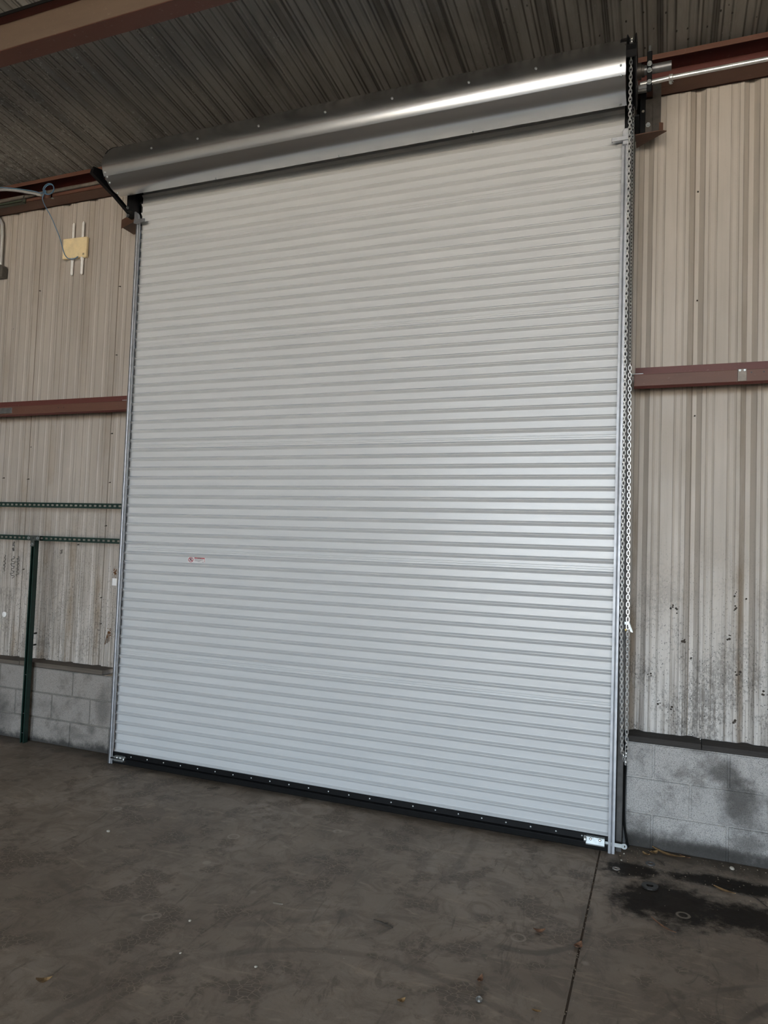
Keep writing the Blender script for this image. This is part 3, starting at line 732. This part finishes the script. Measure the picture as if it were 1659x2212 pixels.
# brackets ---------------------------------------------------------
def rod(mb, a, b, w, d):
    """flat bar from a to b in a plane of constant x: w wide in that plane, d thick in x"""
    a, b = Vector(a), Vector(b); t_ = (b - a).normalized(); n_ = Vector((1, 0, 0)).cross(t_).normalized() * w / 2; e = Vector((d / 2, 0, 0))
    vs = [a - n_ - e, a + n_ - e, a + n_ + e, a - n_ + e, b - n_ - e, b + n_ - e, b + n_ + e, b - n_ + e]
    mb.add(vs, [(0, 3, 2, 1), (4, 5, 6, 7), (0, 1, 5, 4), (1, 2, 6, 5), (2, 3, 7, 6), (3, 0, 4, 7)])
bl = thing('shaft_bracket', 'black steel shaft bracket under the left end of the hood', 'bracket', (-.1, .08, 4.30))
mb = PB(); rod(mb, (-.125, -.415, 4.487), (-.125, -.20, 4.43), .045, .03); rod(mb, (-.125, -.24, 4.44), (-.125, .07, 4.325), .026, .03); mb.build('brace', BLACK, bl)
mb = PB(); rod(mb, (-.125, -.40, 4.50), (-.125, .09, 4.60), .05, .012); mb.build('arm', BLACK, bl)
mb = PB(); mb.box(-.128, -.062, -.02, .08, 4.31, 4.60); mb.build('upright', BLACK, bl)
mb = PB(); mb.box(-.062, -.022, -.10, .0, 4.31, 4.50); mb.build('curtain_guide', BLACK, bl)
mb = PB(); mb.box(-.15, -.13, .03, .075, 4.32, 4.47); mb.build('side_plate', DARKST, bl)
for q_ in ((-.138, .0, 4.325), (-.115, -.02, 4.318), (-.05, -.10, 4.335)):
    mb = PB(); hexbolt(mb, q_, (-.2, -1, 0), .009, .012); mb.build('bracket_bolt', ZINC, bl)
lp = thing('support_angle', 'brown steel support angle on the wall under the left bracket', 'bracket', (-.15, .1, 4.3), 'brown support angles')
mb = PB(); mb.prism([(-.292, .10), (-.029, .0), (-.029, .25), (-.292, .25)], 'z', 4.300, 4.307); mb.build('shelf', BROWNST, lp)
mb = PB(); mb.prism([(-.292, .10), (-.287, .10), (-.024, .0), (-.029, .0)], 'z', 4.285, 4.36); mb.build('front_lip', BROWNST, lp)
br = thing('shaft_bracket', 'dark steel shaft bracket with bolted angles right of the hood', 'bracket', (3.8, .1, 4.38))
mb = PB(); mb.box(3.752, 3.786, .14, .24, 4.375, 4.685); mb.build('channel', BLACK, br)
mb = PB(); mb.box(3.784, 3.826, .13, .137, 4.375, 4.59); mb.build('plate', DARKST, br)
mb = PB(); mb.box(3.824, 3.874, .135, .142, 4.375, 4.685); mb.box(3.824, 3.830, .13, .20, 4.375, 4.685); mb.build('angle', DARKST, br)
mb = PB(); mb.box(3.670, 3.694, .0, .05, 4.33, 4.58); mb.build('curtain_guide', BLACK, br)
mb = PB(); hexbolt(mb, (3.800, .13, 4.425), (0, -1, 0), .011, .014); mb.build('bracket_bolt', ZINC, br)
mb = PB(); mb.lathe([(.009, 0), (.006, .003)], (3.769, .14, 4.525), (0, -1, 0), 10); mb.build('washer_head', plain('pale_head', (.4, .37, .3, 1), .5), br)
for x, z_ in ((3.846, 4.66), (3.845, 4.425)):
    mb = PB(); mb.lathe([(.006, 0), (.006, .001)], (x, .135, z_), (0, -1, 0), 8); mb.build('bolt_hole', INK, br)
rp = thing('support_angle', 'brown steel support angle with pointed end under the right bracket', 'bracket', (3.8, .1, 4.36), 'brown support angles')
mb = PB(); mb.prism([(3.728, .245), (3.909, .105), (3.874, .085), (3.728, .092)], 'z', 4.350, 4.356); mb.build('shelf', BROWNST, rp)
mb = PB(); mb.prism([(3.866, .085), (3.889, .096), (3.886, .101), (3.864, .09)], 'z', 4.354, 4.405); mb.build('lug', BROWNST, rp)

# chain hoist ------------------------------------------------------
SHY, SHZ = -.17, 4.585
WX = 3.715
hs = thing('chain_hoist', 'black grooved chain wheel at the right end of the hood', 'hoist', (WX, SHY, SHZ))
mb = PB()
mb.lathe([(.04, -.024), (.196, -.026), (.198, -.022), (.165, -.006), (.165, .006), (.198, .022), (.196, .026), (.04, .024)], (WX, SHY, SHZ), (1, 0, 0), 48)
mb.build('rim', BLACK, hs, smooth=True, angle=30)
mb = PB(); mb.lathe([(.045, 0), (.045, .03), (.034, .032), (.034, .048)], (WX + .02, SHY, SHZ), (1, 0, 0), 20); mb.build('collar', DARKST, hs, smooth=True)
mb = PB(); mb.lathe([(.026, 0), (.026, .235), (.021, .2355)], (WX + .02 - .04, SHY, SHZ), (1, 0, 0), 20); mb.build('shaft', GREYST, hs, smooth=True)
cg = thing('chain_guard', 'black chain guard bridging the front of the chain wheel', 'guard', (WX, -.38, 4.6))
g0 = PB()
for s in (-1, 1):
    vs = []
    for k in range(9):
        a = math.radians(-52 + 66 * k / 8)
        for r in (.175, .205): vs.append((WX + s * .029, SHY - r * math.cos(a), SHZ + r * math.sin(a)))
    vs2 = [(x + s * .003, y, z_) for x, y, z_ in vs]; n = len(vs)
    fs = []
    for k in range(8):
        q = (2 * k, 2 * k + 1, 2 * k + 3, 2 * k + 2); fs += [q, tuple(n + i for i in reversed(q)), (2 * k, 2 * k + 2, n + 2 * k + 2, n + 2 * k), (2 * k + 1, n + 2 * k + 1, n + 2 * k + 3, 2 * k + 3)]
    g0.add(vs + vs2, fs)
g0.build('side_plate', BLACK, cg)
mb = PB(); vs = []
for a in (-9, 1, 11):
    a = math.radians(a)
    for x in (WX - .032, WX + .032): vs.append((x, SHY - .207 * math.cos(a), SHZ + .207 * math.sin(a)))
mb.add(vs + [(x, y + .004, z_ - .004) for x, y, z_ in vs], [(0, 1, 3, 2), (2, 3, 5, 4), (6, 8, 9, 7), (8, 10, 11, 9), (0, 2, 8, 6), (2, 4, 10, 8), (1, 7, 9, 3), (3, 9, 11, 5), (0, 6, 7, 1), (4, 5, 11, 10)])
mb.build('cover_plate', BLACK, cg)
tn = thing('chain_tensioner', 'bolted black tension arm clamped on the shaft right of the wheel', 'tensioner', (3.81, -.16, 4.5))
mb = PB(); mb.box(3.798, 3.826, -.222, -.200, 4.43, 4.665); mb.build('arm', BLACK, tn, bevel=.004)
mb = PB(); mb.cyl((3.811, -.19, 4.60), (3.811, -.19, 4.715), .006, 8); mb.tube([(3.803, -.19, 4.63), (3.803, -.19, 4.68), (3.811, -.19, 4.692), (3.819, -.19, 4.68), (3.819, -.19, 4.63)], .0035, 6); mb.build('eye_bolt', ZINC, tn)
mb = PB(); [hexbolt(mb, (3.812, -.222, z_), (0, -1, 0), .011, .014) for z_ in (4.585, 4.545, 4.475)]; mb.build('arm_bolt', ZINC, tn)
ch_mat = CHROME
ch = thing('hand_chain', 'long loop of steel hand chain hanging down beside the right guide', 'chain', (WX, -.15, .55))
def link_mesh():
    mb = MB(); pts = []; L, Wd, r = .0150, .0078, .0025
    n = 4
    for s in (1, -1):
        for k in range(n + 1):
            a = math.pi * k / n
            pts.append((s * Wd * math.cos(a), 0, s * (L - Wd) + s * Wd * math.sin(a)))
    m = len(pts); vs = []
    for i in range(m):
        p = Vector(pts[i]); t_ = (Vector(pts[(i + 1) % m]) - Vector(pts[i - 1])).normalized(); u = Vector((0, 1, 0)); w = t_.cross(u)
        for k in range(4):
            a = math.pi / 2 * k + math.pi / 4; vs.append(p + (u * math.cos(a) + w * math.sin(a)) * r)
    fs = [(i * 4 + k, i * 4 + (k + 1) % 4, ((i + 1) % m) * 4 + (k + 1) % 4, ((i + 1) % m) * 4 + k) for i in range(m) for k in range(4)]
    mb.add(vs, fs); return mb
lm = link_mesh(); link_me = lm.mesh('chain_link', ch_mat, True, 80)
path = [Vector((3.748, -.10, .55)), Vector((3.728, -.12, .62)), Vector((3.716, -.20, 1.30)), Vector((3.713, -.30, 2.9)), Vector((WX, SHY - .172, SHZ - .02))]
for k in range(1, 18):
    a = math.pi - math.pi * 1.0 * k / 18
    path.append(Vector((WX, SHY + .172 * math.cos(a), SHZ + .172 * math.sin(a))))
path += [Vector((WX, SHY + .172, SHZ - .02)), Vector((3.725, -.0, 2.9)), Vector((3.744, -.07, 1.32)), Vector((3.752, -.09, .62)), Vector((3.748, -.10, .55))]
def walk(path, step):
    out = []; carry = 0.0
    for a, b in zip(path, path[1:]):
        d = (b - a).length; t_ = (b - a) / d; s = carry
        while s < d: out.append((a + t_ * s, t_)); s += step
        carry = s - d
    return out
links = walk(path, .0214)
camp = Vector((3.9273, -4.4974, 1.7443))
order = sorted(range(len(links)), key=lambda i: (links[i][0] - camp).length)
near = set(order[:300]); rest = MB(); lo_ = ch.location
for i, (p, t_) in enumerate(links):
    q = Vector((0, 0, 1)).rotation_difference(t_) @ Matrix.Rotation(math.radians(20 if i % 2 else 110), 3, 'Z').to_quaternion()
    if i in near:
        o = link('chain_link', link_me, ch, p - lo_); o.rotation_mode = 'QUATERNION'; o.rotation_quaternion = q
    else:
        rest.add([q @ Vector(v) + p - lo_ for v in lm.v], lm.f)
tag(rest.build('far_links', ch_mat, ch, smooth=True, angle=80), kind='stuff')
kp = thing('chain_keeper', 'small angled zinc chain keeper on the right jamb', 'keeper', (3.745, .0, 1.30))
mb = PB(); mb.prism([(3.724, 1.345), (3.750, 1.345), (3.772, 1.285), (3.758, 1.288), (3.742, 1.325), (3.724, 1.330)], 'y', -.02, .02); mb.build('cleat', ZINC, kp)
mb = PB(); mb.cyl((3.732, -.03, 1.30), (3.732, .03, 1.285), .006, 8); mb.build('keeper_bolt', plain('brass_bolt', (.55, .42, .16, 1), .35, .9), kp)

# ------------------------------------------------------------------ conduit, cables, struts
cr_ = thing('conduit_pipe', 'bright steel conduit running right along the red eave strut', 'conduit', (4, .15, 4.71))
mb = PB(); mb.tube([(3.748, .145, 4.704), (3.93, .145, 4.712), (X1, .145, 4.735)], .0155, 14); mb.build('pipe', EMT, cr_, smooth=True)
mb = PB(); mb.lathe([(.019, -.012), (.021, -.009), (.021, .009), (.019, .012)], (3.928, .145, 4.712), (1, 0, 0), 14); mb.build('coupling', EMT, cr_, smooth=True)
mb = PB(); mb.tube([(3.93 + .011 * math.cos(a), .135, 4.677 + .012 * math.sin(a)) for a in [i * .7 for i in range(9)]], .003, 6); hexbolt(mb, (3.928, .138, 4.677), (0, -1, 0), .005, .006); mb.build('strap_screw', ZINC, cr_)
mb = PB(); mb.tube([(3.74, .10, 4.655), (3.80, .10, 4.657)], .016, 10); mb.box(3.738, 3.79, .09, .11, 4.625, 4.64); mb.build('end_fitting', EMT, cr_)
cl = thing('conduit_pipe', 'dull grey conduit lying in the red eave strut left of the hood', 'conduit', (-.9, .15, 4.75))
mb = PB(); mb.tube([(-2.4, .175, 4.766), (-.25, .175, 4.765)], .0165, 10); mb.build('pipe', EMTDULL, cl, smooth=True)
mb = PB(); mb.box(-1.135, -1.115, .145, .165, 4.69, 4.72); mb.build('pipe_clip', ZINC, cl)
cb = thing('conduit_pipe', 'bright bent conduit sloping out from the left edge to the blue cable', 'conduit', (-1.3, .1, 4.73))
mb = PB(); mb.tube([(-2.1, .02, 4.815), (-1.75, .08, 4.822), (-1.62, .10, 4.818), (-1.50, .11, 4.795), (-1.22, .12, 4.723)], .0125, 10); mb.build('pipe', EMT, cb, smooth=True)
mb = PB(); mb.tube([(-1.265, .12, 4.735), (-1.205, .12, 4.719)], .0175, 10); mb.build('connector', EMT, cb, smooth=True)
gs = thing('strut_channel', 'short olive green steel channel end on the left eave strut', 'channel', (-1.55, .12, 4.69))
mb = PB(); mb.box(-2.2, -1.42, .10, .14, 4.678, 4.682); mb.box(-2.2, -1.42, .138, .142, 4.678, 4.722); mb.box(-2.2, -1.42, .10, .104, 4.678, 4.69); mb.build('channel', plain('olive_channel', (.05, .062, .04, 1), .5), gs)
mb = PB(); mb.tube([(-1.42, .10, 4.675), (-1.405, .10, 4.70), (-1.41, .11, 4.735), (-1.425, .12, 4.725)], .005, 6); mb.build('end_hook', DARKST, gs)
# blue cable: one loop, then down to the wall box
bc = []
for i in range(23):
    a = 3.6 - i * .60
    bc.append((-1.125 + .060 * math.cos(a) * (1 - .006 * i), .105 + .0009 * i, 4.752 + .050 * math.sin(a) * (1 - .01 * i)))
bc = [(-2.1, .01, 4.842), (-1.75, .075, 4.845), (-1.55, .10, 4.82), (-1.30, .10, 4.757), (-1.20, .10, 4.722)] + bc + [(-1.19, .120, 4.715), (-1.21, .128, 4.685), (-1.225, .18, 4.64), (-1.222, .25, 4.57), (-1.18, .262, 4.48), (-1.13, .262, 4.39), (-1.08, .262, 4.27), (-1.05, .258, 4.215), (-1.01, .256, 4.18), (-.965, .256, 4.168), (-.93, .26, 4.172), (-.905, .265, 4.188)]
def smooth_path(pts, k=4):
    pts = [Vector(p) for p in pts]; out = []
    for i in range(len(pts) - 1):
        a, b, c, d = pts[max(i - 1, 0)], pts[i], pts[i + 1], pts[min(i + 2, len(pts) - 1)]
        for q in range(k):
            t_ = q / k; out.append(.5 * ((2 * b) + (c - a) * t_ + (2 * a - 5 * b + 4 * c - d) * t_ ** 2 + (3 * b - a - 3 * c + d) * t_ ** 3))
    return out + [pts[-1]]
mb = MB(); mb.tube(smooth_path(bc, 3), .0038, 6)
tag(mb.build('blue_cable', BLUE, None, smooth=True), 'thin blue cable looped at the left eave and hanging down to the cream box', 'cable')
# access point
ap = thing('antenna_box', 'flat cream box with four white rods fixed high on the left wall', 'router', (-.95, .28, 4.18))
mb = PB(); pts = [(-1.092, 4.186), (-.820, 4.178), (-.820, 4.360), (-1.092, 4.368)]
mb.prism(pts, 'y', .268, .296); mb.build('body', CREAM, ap, bevel=.004)
mb = PB()
for i in range(2):
    for j in range(3): mb.box(-.858 + i * .010, -.851 + i * .010, .2670, .2682, 4.196 + j * .007, 4.200 + j * .007)
mb.build('logo', INK, ap)
for xt, zt_ in ((-.990, 4.505), (-.880, 4.505)):
    mb = PB(); mb.tube([(xt, .283, 4.36), (xt, .283, zt_ - .012), (xt, .283, zt_)], .011, 10, True, [.011, .011, .006]); mb.build('antenna', WHITE, ap, smooth=True)
for xt, zt_ in ((-.985, 4.032), (-.872, 4.030)):
    mb = PB(); mb.tube([(xt, .283, 4.183), (xt, .283, zt_ + .012), (xt, .283, zt_)], .0125, 10, True, [.0125, .012, .007]); mb.build('antenna', WHITE, ap, smooth=True)
    mb = PB(); mb.tube([(xt, .283, 4.186), (xt, .283, 4.162)], .0155, 10); mb.build('antenna_collar', WHITE, ap)
# conduit and box at the left frame edge
lb = thing('wall_conduit', 'steel conduit dropping into a grey junction box at the left edge', 'conduit', (-1.8, .26, 4.2))
mb = PB(); mb.tube([(-1.93, .20, 4.70), (-1.87, .25, 4.66), (-1.842, .265, 4.60), (-1.835, .268, 4.50), (-1.832, .268, 4.20)], .013, 10); mb.build('pipe', EMT, lb, smooth=True)
mb = PB(); mb.prism([(-1.90, 4.09), (-1.772, 4.088), (-1.770, 4.178), (-1.79, 4.204), (-1.90, 4.21)], 'y', .235, .296); mb.build('box', plain('grey_box', (.10, .09, .075, 1), .6), lb, bevel=.003)

def slotted(name, xa, xb, zc, label, y=.10):
    t = thing(name, label, 'channel', ((xa + xb) / 2, y, zc), 'horizontal slotted struts')
    mb = PB(); h = .0205
    # slotted face: strips above and below, bridges between the slots
    mb.box(xa, xb, y - .0015, y + .0015, zc + .0075, zc + h); mb.box(xa, xb, y - .0015, y + .0015, zc - h, zc - .0075)
    x = xb - .012
    while x > xa + .02:
        a, b = x, x - .0215
        mb.box(b, a, y - .0014, y + .0014, zc - .008, zc + .008)
        for s in (-1, 1):   # rounded slot ends
            mb.add([(a, y - .0014, zc + s * .008), (a + .005, y - .0014, zc + s * .008), (a, y - .0014, zc + s * .002), (b, y - .0014, zc + s * .008), (b - .005, y - .0014, zc + s * .008), (b, y - .0014, zc + s * .002)], [(0, 1, 2), (3, 4, 5)])
        x -= .0508
    mb.build('slotted_face', GREEN, t)
    for s, nm in ((1, 'top_side'), (-1, 'bottom_side')):
        mb = PB(); z_ = zc + s * h; mb.box(xa, xb, y - .003, y + .038, min(z_, z_ - s * .0025), max(z_, z_ - s * .0025)); mb.box(xa, xb, y - .010, y - .0015, min(z_, z_ - s * .0035), max(z_, z_ - s * .0035)); mb.build(nm, GREEN, t)
    return t
slotted('strut_channel', -3.2, -.105, 1.985, 'upper green slotted strut crossing the left wall')
sl2 = slotted('strut_channel', -3.2, -.100, 1.703, 'lower green slotted strut on top of the green post by the left wall')
po = thing('strut_post', 'dark green steel strut post standing in front of the left block wall', 'post', (-1.03, .09, 0))
px = -1.0125; pw = .0205
mb = PB(); mb.box(px - pw, px - pw + .0025, .060, .101, 0, 1.69); mb.build('left_side', GREEN, po)
mb = PB(); mb.box(px + pw - .0025, px + pw, .060, .101, 0, 1.69); mb.build('right_side', GREEN, po)
mb = PB(); mb.box(px - pw, px + pw, .0985, .101, 0, 1.69); mb.build('back', GREEN, po)
for a, b in ((px - pw, px - pw + .0095), (px + pw - .0095, px + pw)):
    mb = PB(); mb.box(a, b, .0585, .061, 0, 1.69); mb.box(*((b - .002, b) if a < px - .01 else (a, a + .002)), .061, .068, 0, 1.69); mb.build('front_lip', GREEN, po)
for z_ in (.56, .24, .08):
    mb = PB(); mb.box(px - pw, px + .008, .064, .068, z_, z_ + .004); mb.build('rung', GREYST, po)
tp = thing('tee_plate', 'grey tee plate with three bolts joining the green post and strut', 'plate', (-1.05, .08, 1.69))
pts = [(x + .055, z_) for x, z_ in ((-1.122, 1.724), (-.990, 1.724), (-.990, 1.682), (-1.045, 1.682), (-1.045, 1.632), (-1.087, 1.632), (-1.087, 1.682), (-1.122, 1.682))]
mb = PB(); mb.prism(pts, 'y', .049, .0575); mb.build('plate', GREENL, tp, bevel=.001)
for x, z_ in ((-1.053, 1.703), (-.953, 1.703), (-1.011, 1.650)):
    mb = PB(); hexbolt(mb, (x, .049, z_), (0, -1, 0), .0115, .010); mb.build('bolt', ZINC, tp)
mb = PB(); mb.lathe([(.007, 0), (.007, .001)], (-1.003, .049, 1.703), (0, -1, 0), 10); mb.build('bolt_hole', INK, tp)
# small wall odds and ends
wd = MB(); wd.lathe([(.024, 0), (.025, .006), (.018, .010)], (0, 0, 0), (0, -1, 0), 20)
tag(wd.build('round_cap', WHITE, None, smooth=True, loc=(-1.562, SY - .0002, 1.008)), 'round white cap stuck low on the left wall near the edge', 'cap')
bo = MB(); bo.tube([(0, .01, 0), (-.004, -.014, -.003), (-.007, -.022, -.004)], .007, 8)
for z_, l in ((.873, 'upper rusty bolt stub on the left wall beside the green post'), (.773, 'lower rusty bolt stub on the left wall beside the green post')):
    o = bo.build('bolt_stub', DARKST, None, loc=(-1.175, SY + .002, z_)); tag(o, l, 'bolt', 'bolt stubs by the post')
pc = MB(); pc.add([(0, 0, 0), (.16, -.012, .002), (.165, .06, .008), (.02, .065, .004), (0, 0, .003), (.16, -.012, .005), (.165, .06, .011), (.02, .065, .007)],
    [(0, 3, 2, 1), (4, 5, 6, 7), (0, 1, 5, 4), (1, 2, 6, 5), (2, 3, 7, 6), (3, 0, 4, 7)])
tag(pc.build('card_scrap', PAPER, None, loc=(-.27, .155, .614)), 'torn tan card scrap on the block wall left of the door', 'scrap')
mb = MB(); mb.tube([(3.737, .14, .62), (3.738, .12, .50), (3.733, .12, .30), (3.735, .115, .14), (3.752, .09, .06), (3.765, .08, .012)], .007, 8)
tag(mb.build('black_hose', RUBBER, None, smooth=True), 'black hose dropping into the gap beside the right jamb', 'hose')

# ------------------------------------------------------------------ litter on the floor
def leaf(name, x, y, L, w, rz, mat, label, curl=.012, cat='leaf', group=None):
    mb = MB(); n = 6
    for i in range(n + 1):
        s = i / n; ww = w * math.sin(math.pi * min(1, .08 + s * .92)) ** .8 / 2 + .0008; zc = .003 + curl * (s - .5) ** 2 * 4 * .6
        mb.v += [(L * (s - .5), -ww, zc + .004), (L * (s - .5), 0, zc), (L * (s - .5), ww, zc + .003)]
    for i in range(n):
        for k in range(2): mb.f.append((3 * i + k, 3 * i + k + 1, 3 * i + 4 + k, 3 * i + 3 + k)); mb.mi.append(0)
    o = mb.build(name, mat, None, loc=(x, y, 0)); o.rotation_euler = (0, 0, rz); return tag(o, label, cat, group)
G = 'dry leaves on the floor'
leaf('dry_leaf', 3.985, .095, .19, .036, -.35, LEAF, 'long curled tan leaf against the foot of the right block wall', .03, group=G)
leaf('dry_leaf', 3.905, .085, .055, .045, .6, LEAF, 'broad yellow leaf scrap beside the long curled leaf', .02, group=G)
leaf('dry_leaf', 3.865, .04, .045, .03, -.4, LEAF, 'small tan leaf scrap nearest the right door guide', .015, group=G)
leaf('dry_leaf', 4.075, .10, .06, .018, -.3, LEAFD, 'thin brown leaf right of the long curled leaf', .01, group=G)
leaf('dry_leaf', 4.256, -.258, .115, .03, -.45, LEAF, 'narrow tan leaf lying on the black oil stain', .012, group=G)
leaf('dry_leaf', 3.958, -.79, .15, .014, -.75, LEAFD, 'thin pink-brown pod curved on the floor below the oil stain', .02, group=G)
leaf('dry_leaf', 3.428, -1.079, .055, .036, .4, LEAFD, 'pale brown leaf left of the floor joint', .02, group=G)
leaf('dry_leaf', 3.606, -1.131, .06, .036, 1.2, LEAFD, 'crumpled brown leaf lying on the floor joint', .02, group=G)
leaf('dry_leaf', 3.267, -1.559, .05, .022, 1.5, LEAFD, 'reddish folded leaf with a dark end in the middle foreground', .02, group=G)
leaf('dry_leaf', 3.022, -1.815, .036, .026, .9, LEAF, 'small orange leaf at the bottom centre of the floor', .012, group=G)
leaf('dry_leaf', 1.707, -2.277, .06, .034, .7, LEAF, 'orange triangular leaf at the lower left of the floor', .02, group=G)
leaf('dry_leaf', 2.229, -1.371, .05, .012, .2, CHIP, 'pale wood splinter in the left middle of the floor', .004, group=G)
leaf('dry_leaf', 3.509, -1.66, .035, .014, .1, LEAF, 'tiny yellow leaf near the joint at the bottom right', .006, group=G)
def twig(x, y, L, rz, label, r=.003):
    mb = MB(); mb.tube([(-L / 2, 0, r), (-L * .1, L * .03, r * 1.4), (L / 2, -L * .02, r)], r, 6, True, [r * .6, r, r * .5]); mb.tube([(0, L * .02, r), (L * .18, L * .09, r * 2.2)], r * .5, 5)
    o = mb.build('twig', TWIG, None, loc=(x, y, 0)); o.rotation_euler = (0, 0, rz); tag(o, label, 'twig', 'twigs on the floor')
twig(2.754, -1.32, .11, -.25, 'short brown twig in the middle of the floor', .004)
twig(4.41, -.30, .13, -1.0, 'dark twig on the oil stain near the right edge', .004)
twig(3.94, -.03, .09, -.9, 'dark twig below the leaves at the right block wall', .003)
twig(1.02, -.15, .09, .6, 'dark twig on the floor before the left part of the door', .003)
def washer(x, y, ro, ri, h, m, label, tilt=0.0):
    mb = MB(); n = 20; vs = []
    for k in range(n):
        a = 2 * math.pi * k / n
        for r in (ri, ro):
            for z_ in (0, h): vs.append((r * math.cos(a), r * math.sin(a), z_ + .0005))
    fs = []
    for k in range(n):
        j = (k + 1) % n
        fs += [(4 * k + 1, 4 * k + 3, 4 * j + 3, 4 * j + 1), (4 * k, 4 * j, 4 * j + 2, 4 * k + 2), (4 * k + 2, 4 * j + 2, 4 * j + 3, 4 * k + 3), (4 * k, 4 * k + 1, 4 * j + 1, 4 * j)]
    mb.add(vs, fs); tag(mb.build('washer', m, None, loc=(x, y, 0)), label, 'washer', 'washers on the floor')
washer(3.890, -.075, .026, .015, .004, GREYST, 'grey washer on the floor near the right block wall')
washer(3.714, -.228, .020, .010, .004, plain('pale_washer', (.3, .27, .24, 1), .6), 'small pale washer just right of the floor joint')
washer(3.892, -.375, .042, .018, .008, plain('dark_washer', (.06, .055, .05, 1), .4, .5), 'large dark washer on the black oil stain')
nb = MB(); nb.lathe([(.007, 0), (.013, .004), (.013, .011), (.006, .017)], (0, 0, 0), (0, 0, 1), 10)
tag(nb.build('cap_nut', ZINC, None, smooth=True, loc=(3.294, -1.685, 0)), 'shiny zinc cap nut on the floor at the bottom right', 'nut')
rr = random.Random(9)
for x, y, r, l in ((1.942, -1.67, .007, 'pale stone chip on the left foreground floor'), (2.402, -1.853, .008, 'square yellow chip on the foreground floor'), (2.064, -1.899, .006, 'small pale chip low on the left foreground'),
                   (4.315, .06, .014, 'round pale pebble by the foot of the right block wall'), (.906, -1.048, .012, 'small pale ring-like chip on the far left floor'), (3.745, .0, .006, 'bright crumb under the right latch'), (3.735, -.10, .006, 'bright crumb just below the right guide')):
    mb = MB(); mb.lathe([(r * .6, 0), (r, r * .3), (r * .8, r * .8), (r * .3, r)], (0, 0, 0), (rr.uniform(-.3, .3), rr.uniform(-.3, .3), 1), 7)
    tag(mb.build('stone_chip', CHIP, None, loc=(x, y, 0)), l, 'chip', 'chips on the floor')
mb = MB()
for i in range(260):
    x = 3.72 + 1.2 * rr.random() ** 1.1; y = .12 - .5 * rr.random() ** 1.6; r = rr.uniform(.0015, .005)
    mb.lathe([(r * .5, 0), (r, r * .3), (r * .4, r * .8)], (x, y, 0), (rr.uniform(-.5, .5), rr.uniform(-.5, .5), 1), 5)
for i in range(160):
    x = rr.uniform(-1.5, 4.5); y = rr.uniform(-2.4, .1); r = rr.uniform(.001, .0028)
    mb.lathe([(r * .5, 0), (r, r * .3), (r * .4, r * .8)], (x, y, 0), (rr.uniform(-.5, .5), rr.uniform(-.5, .5), 1), 5)
tag(mb.build('floor_crumbs', plain('crumbs', (.26, .21, .15, 1), .9, 0, .3, 60)), 'scattered tan crumbs and grit over the floor by the walls', 'grit', kind='stuff')
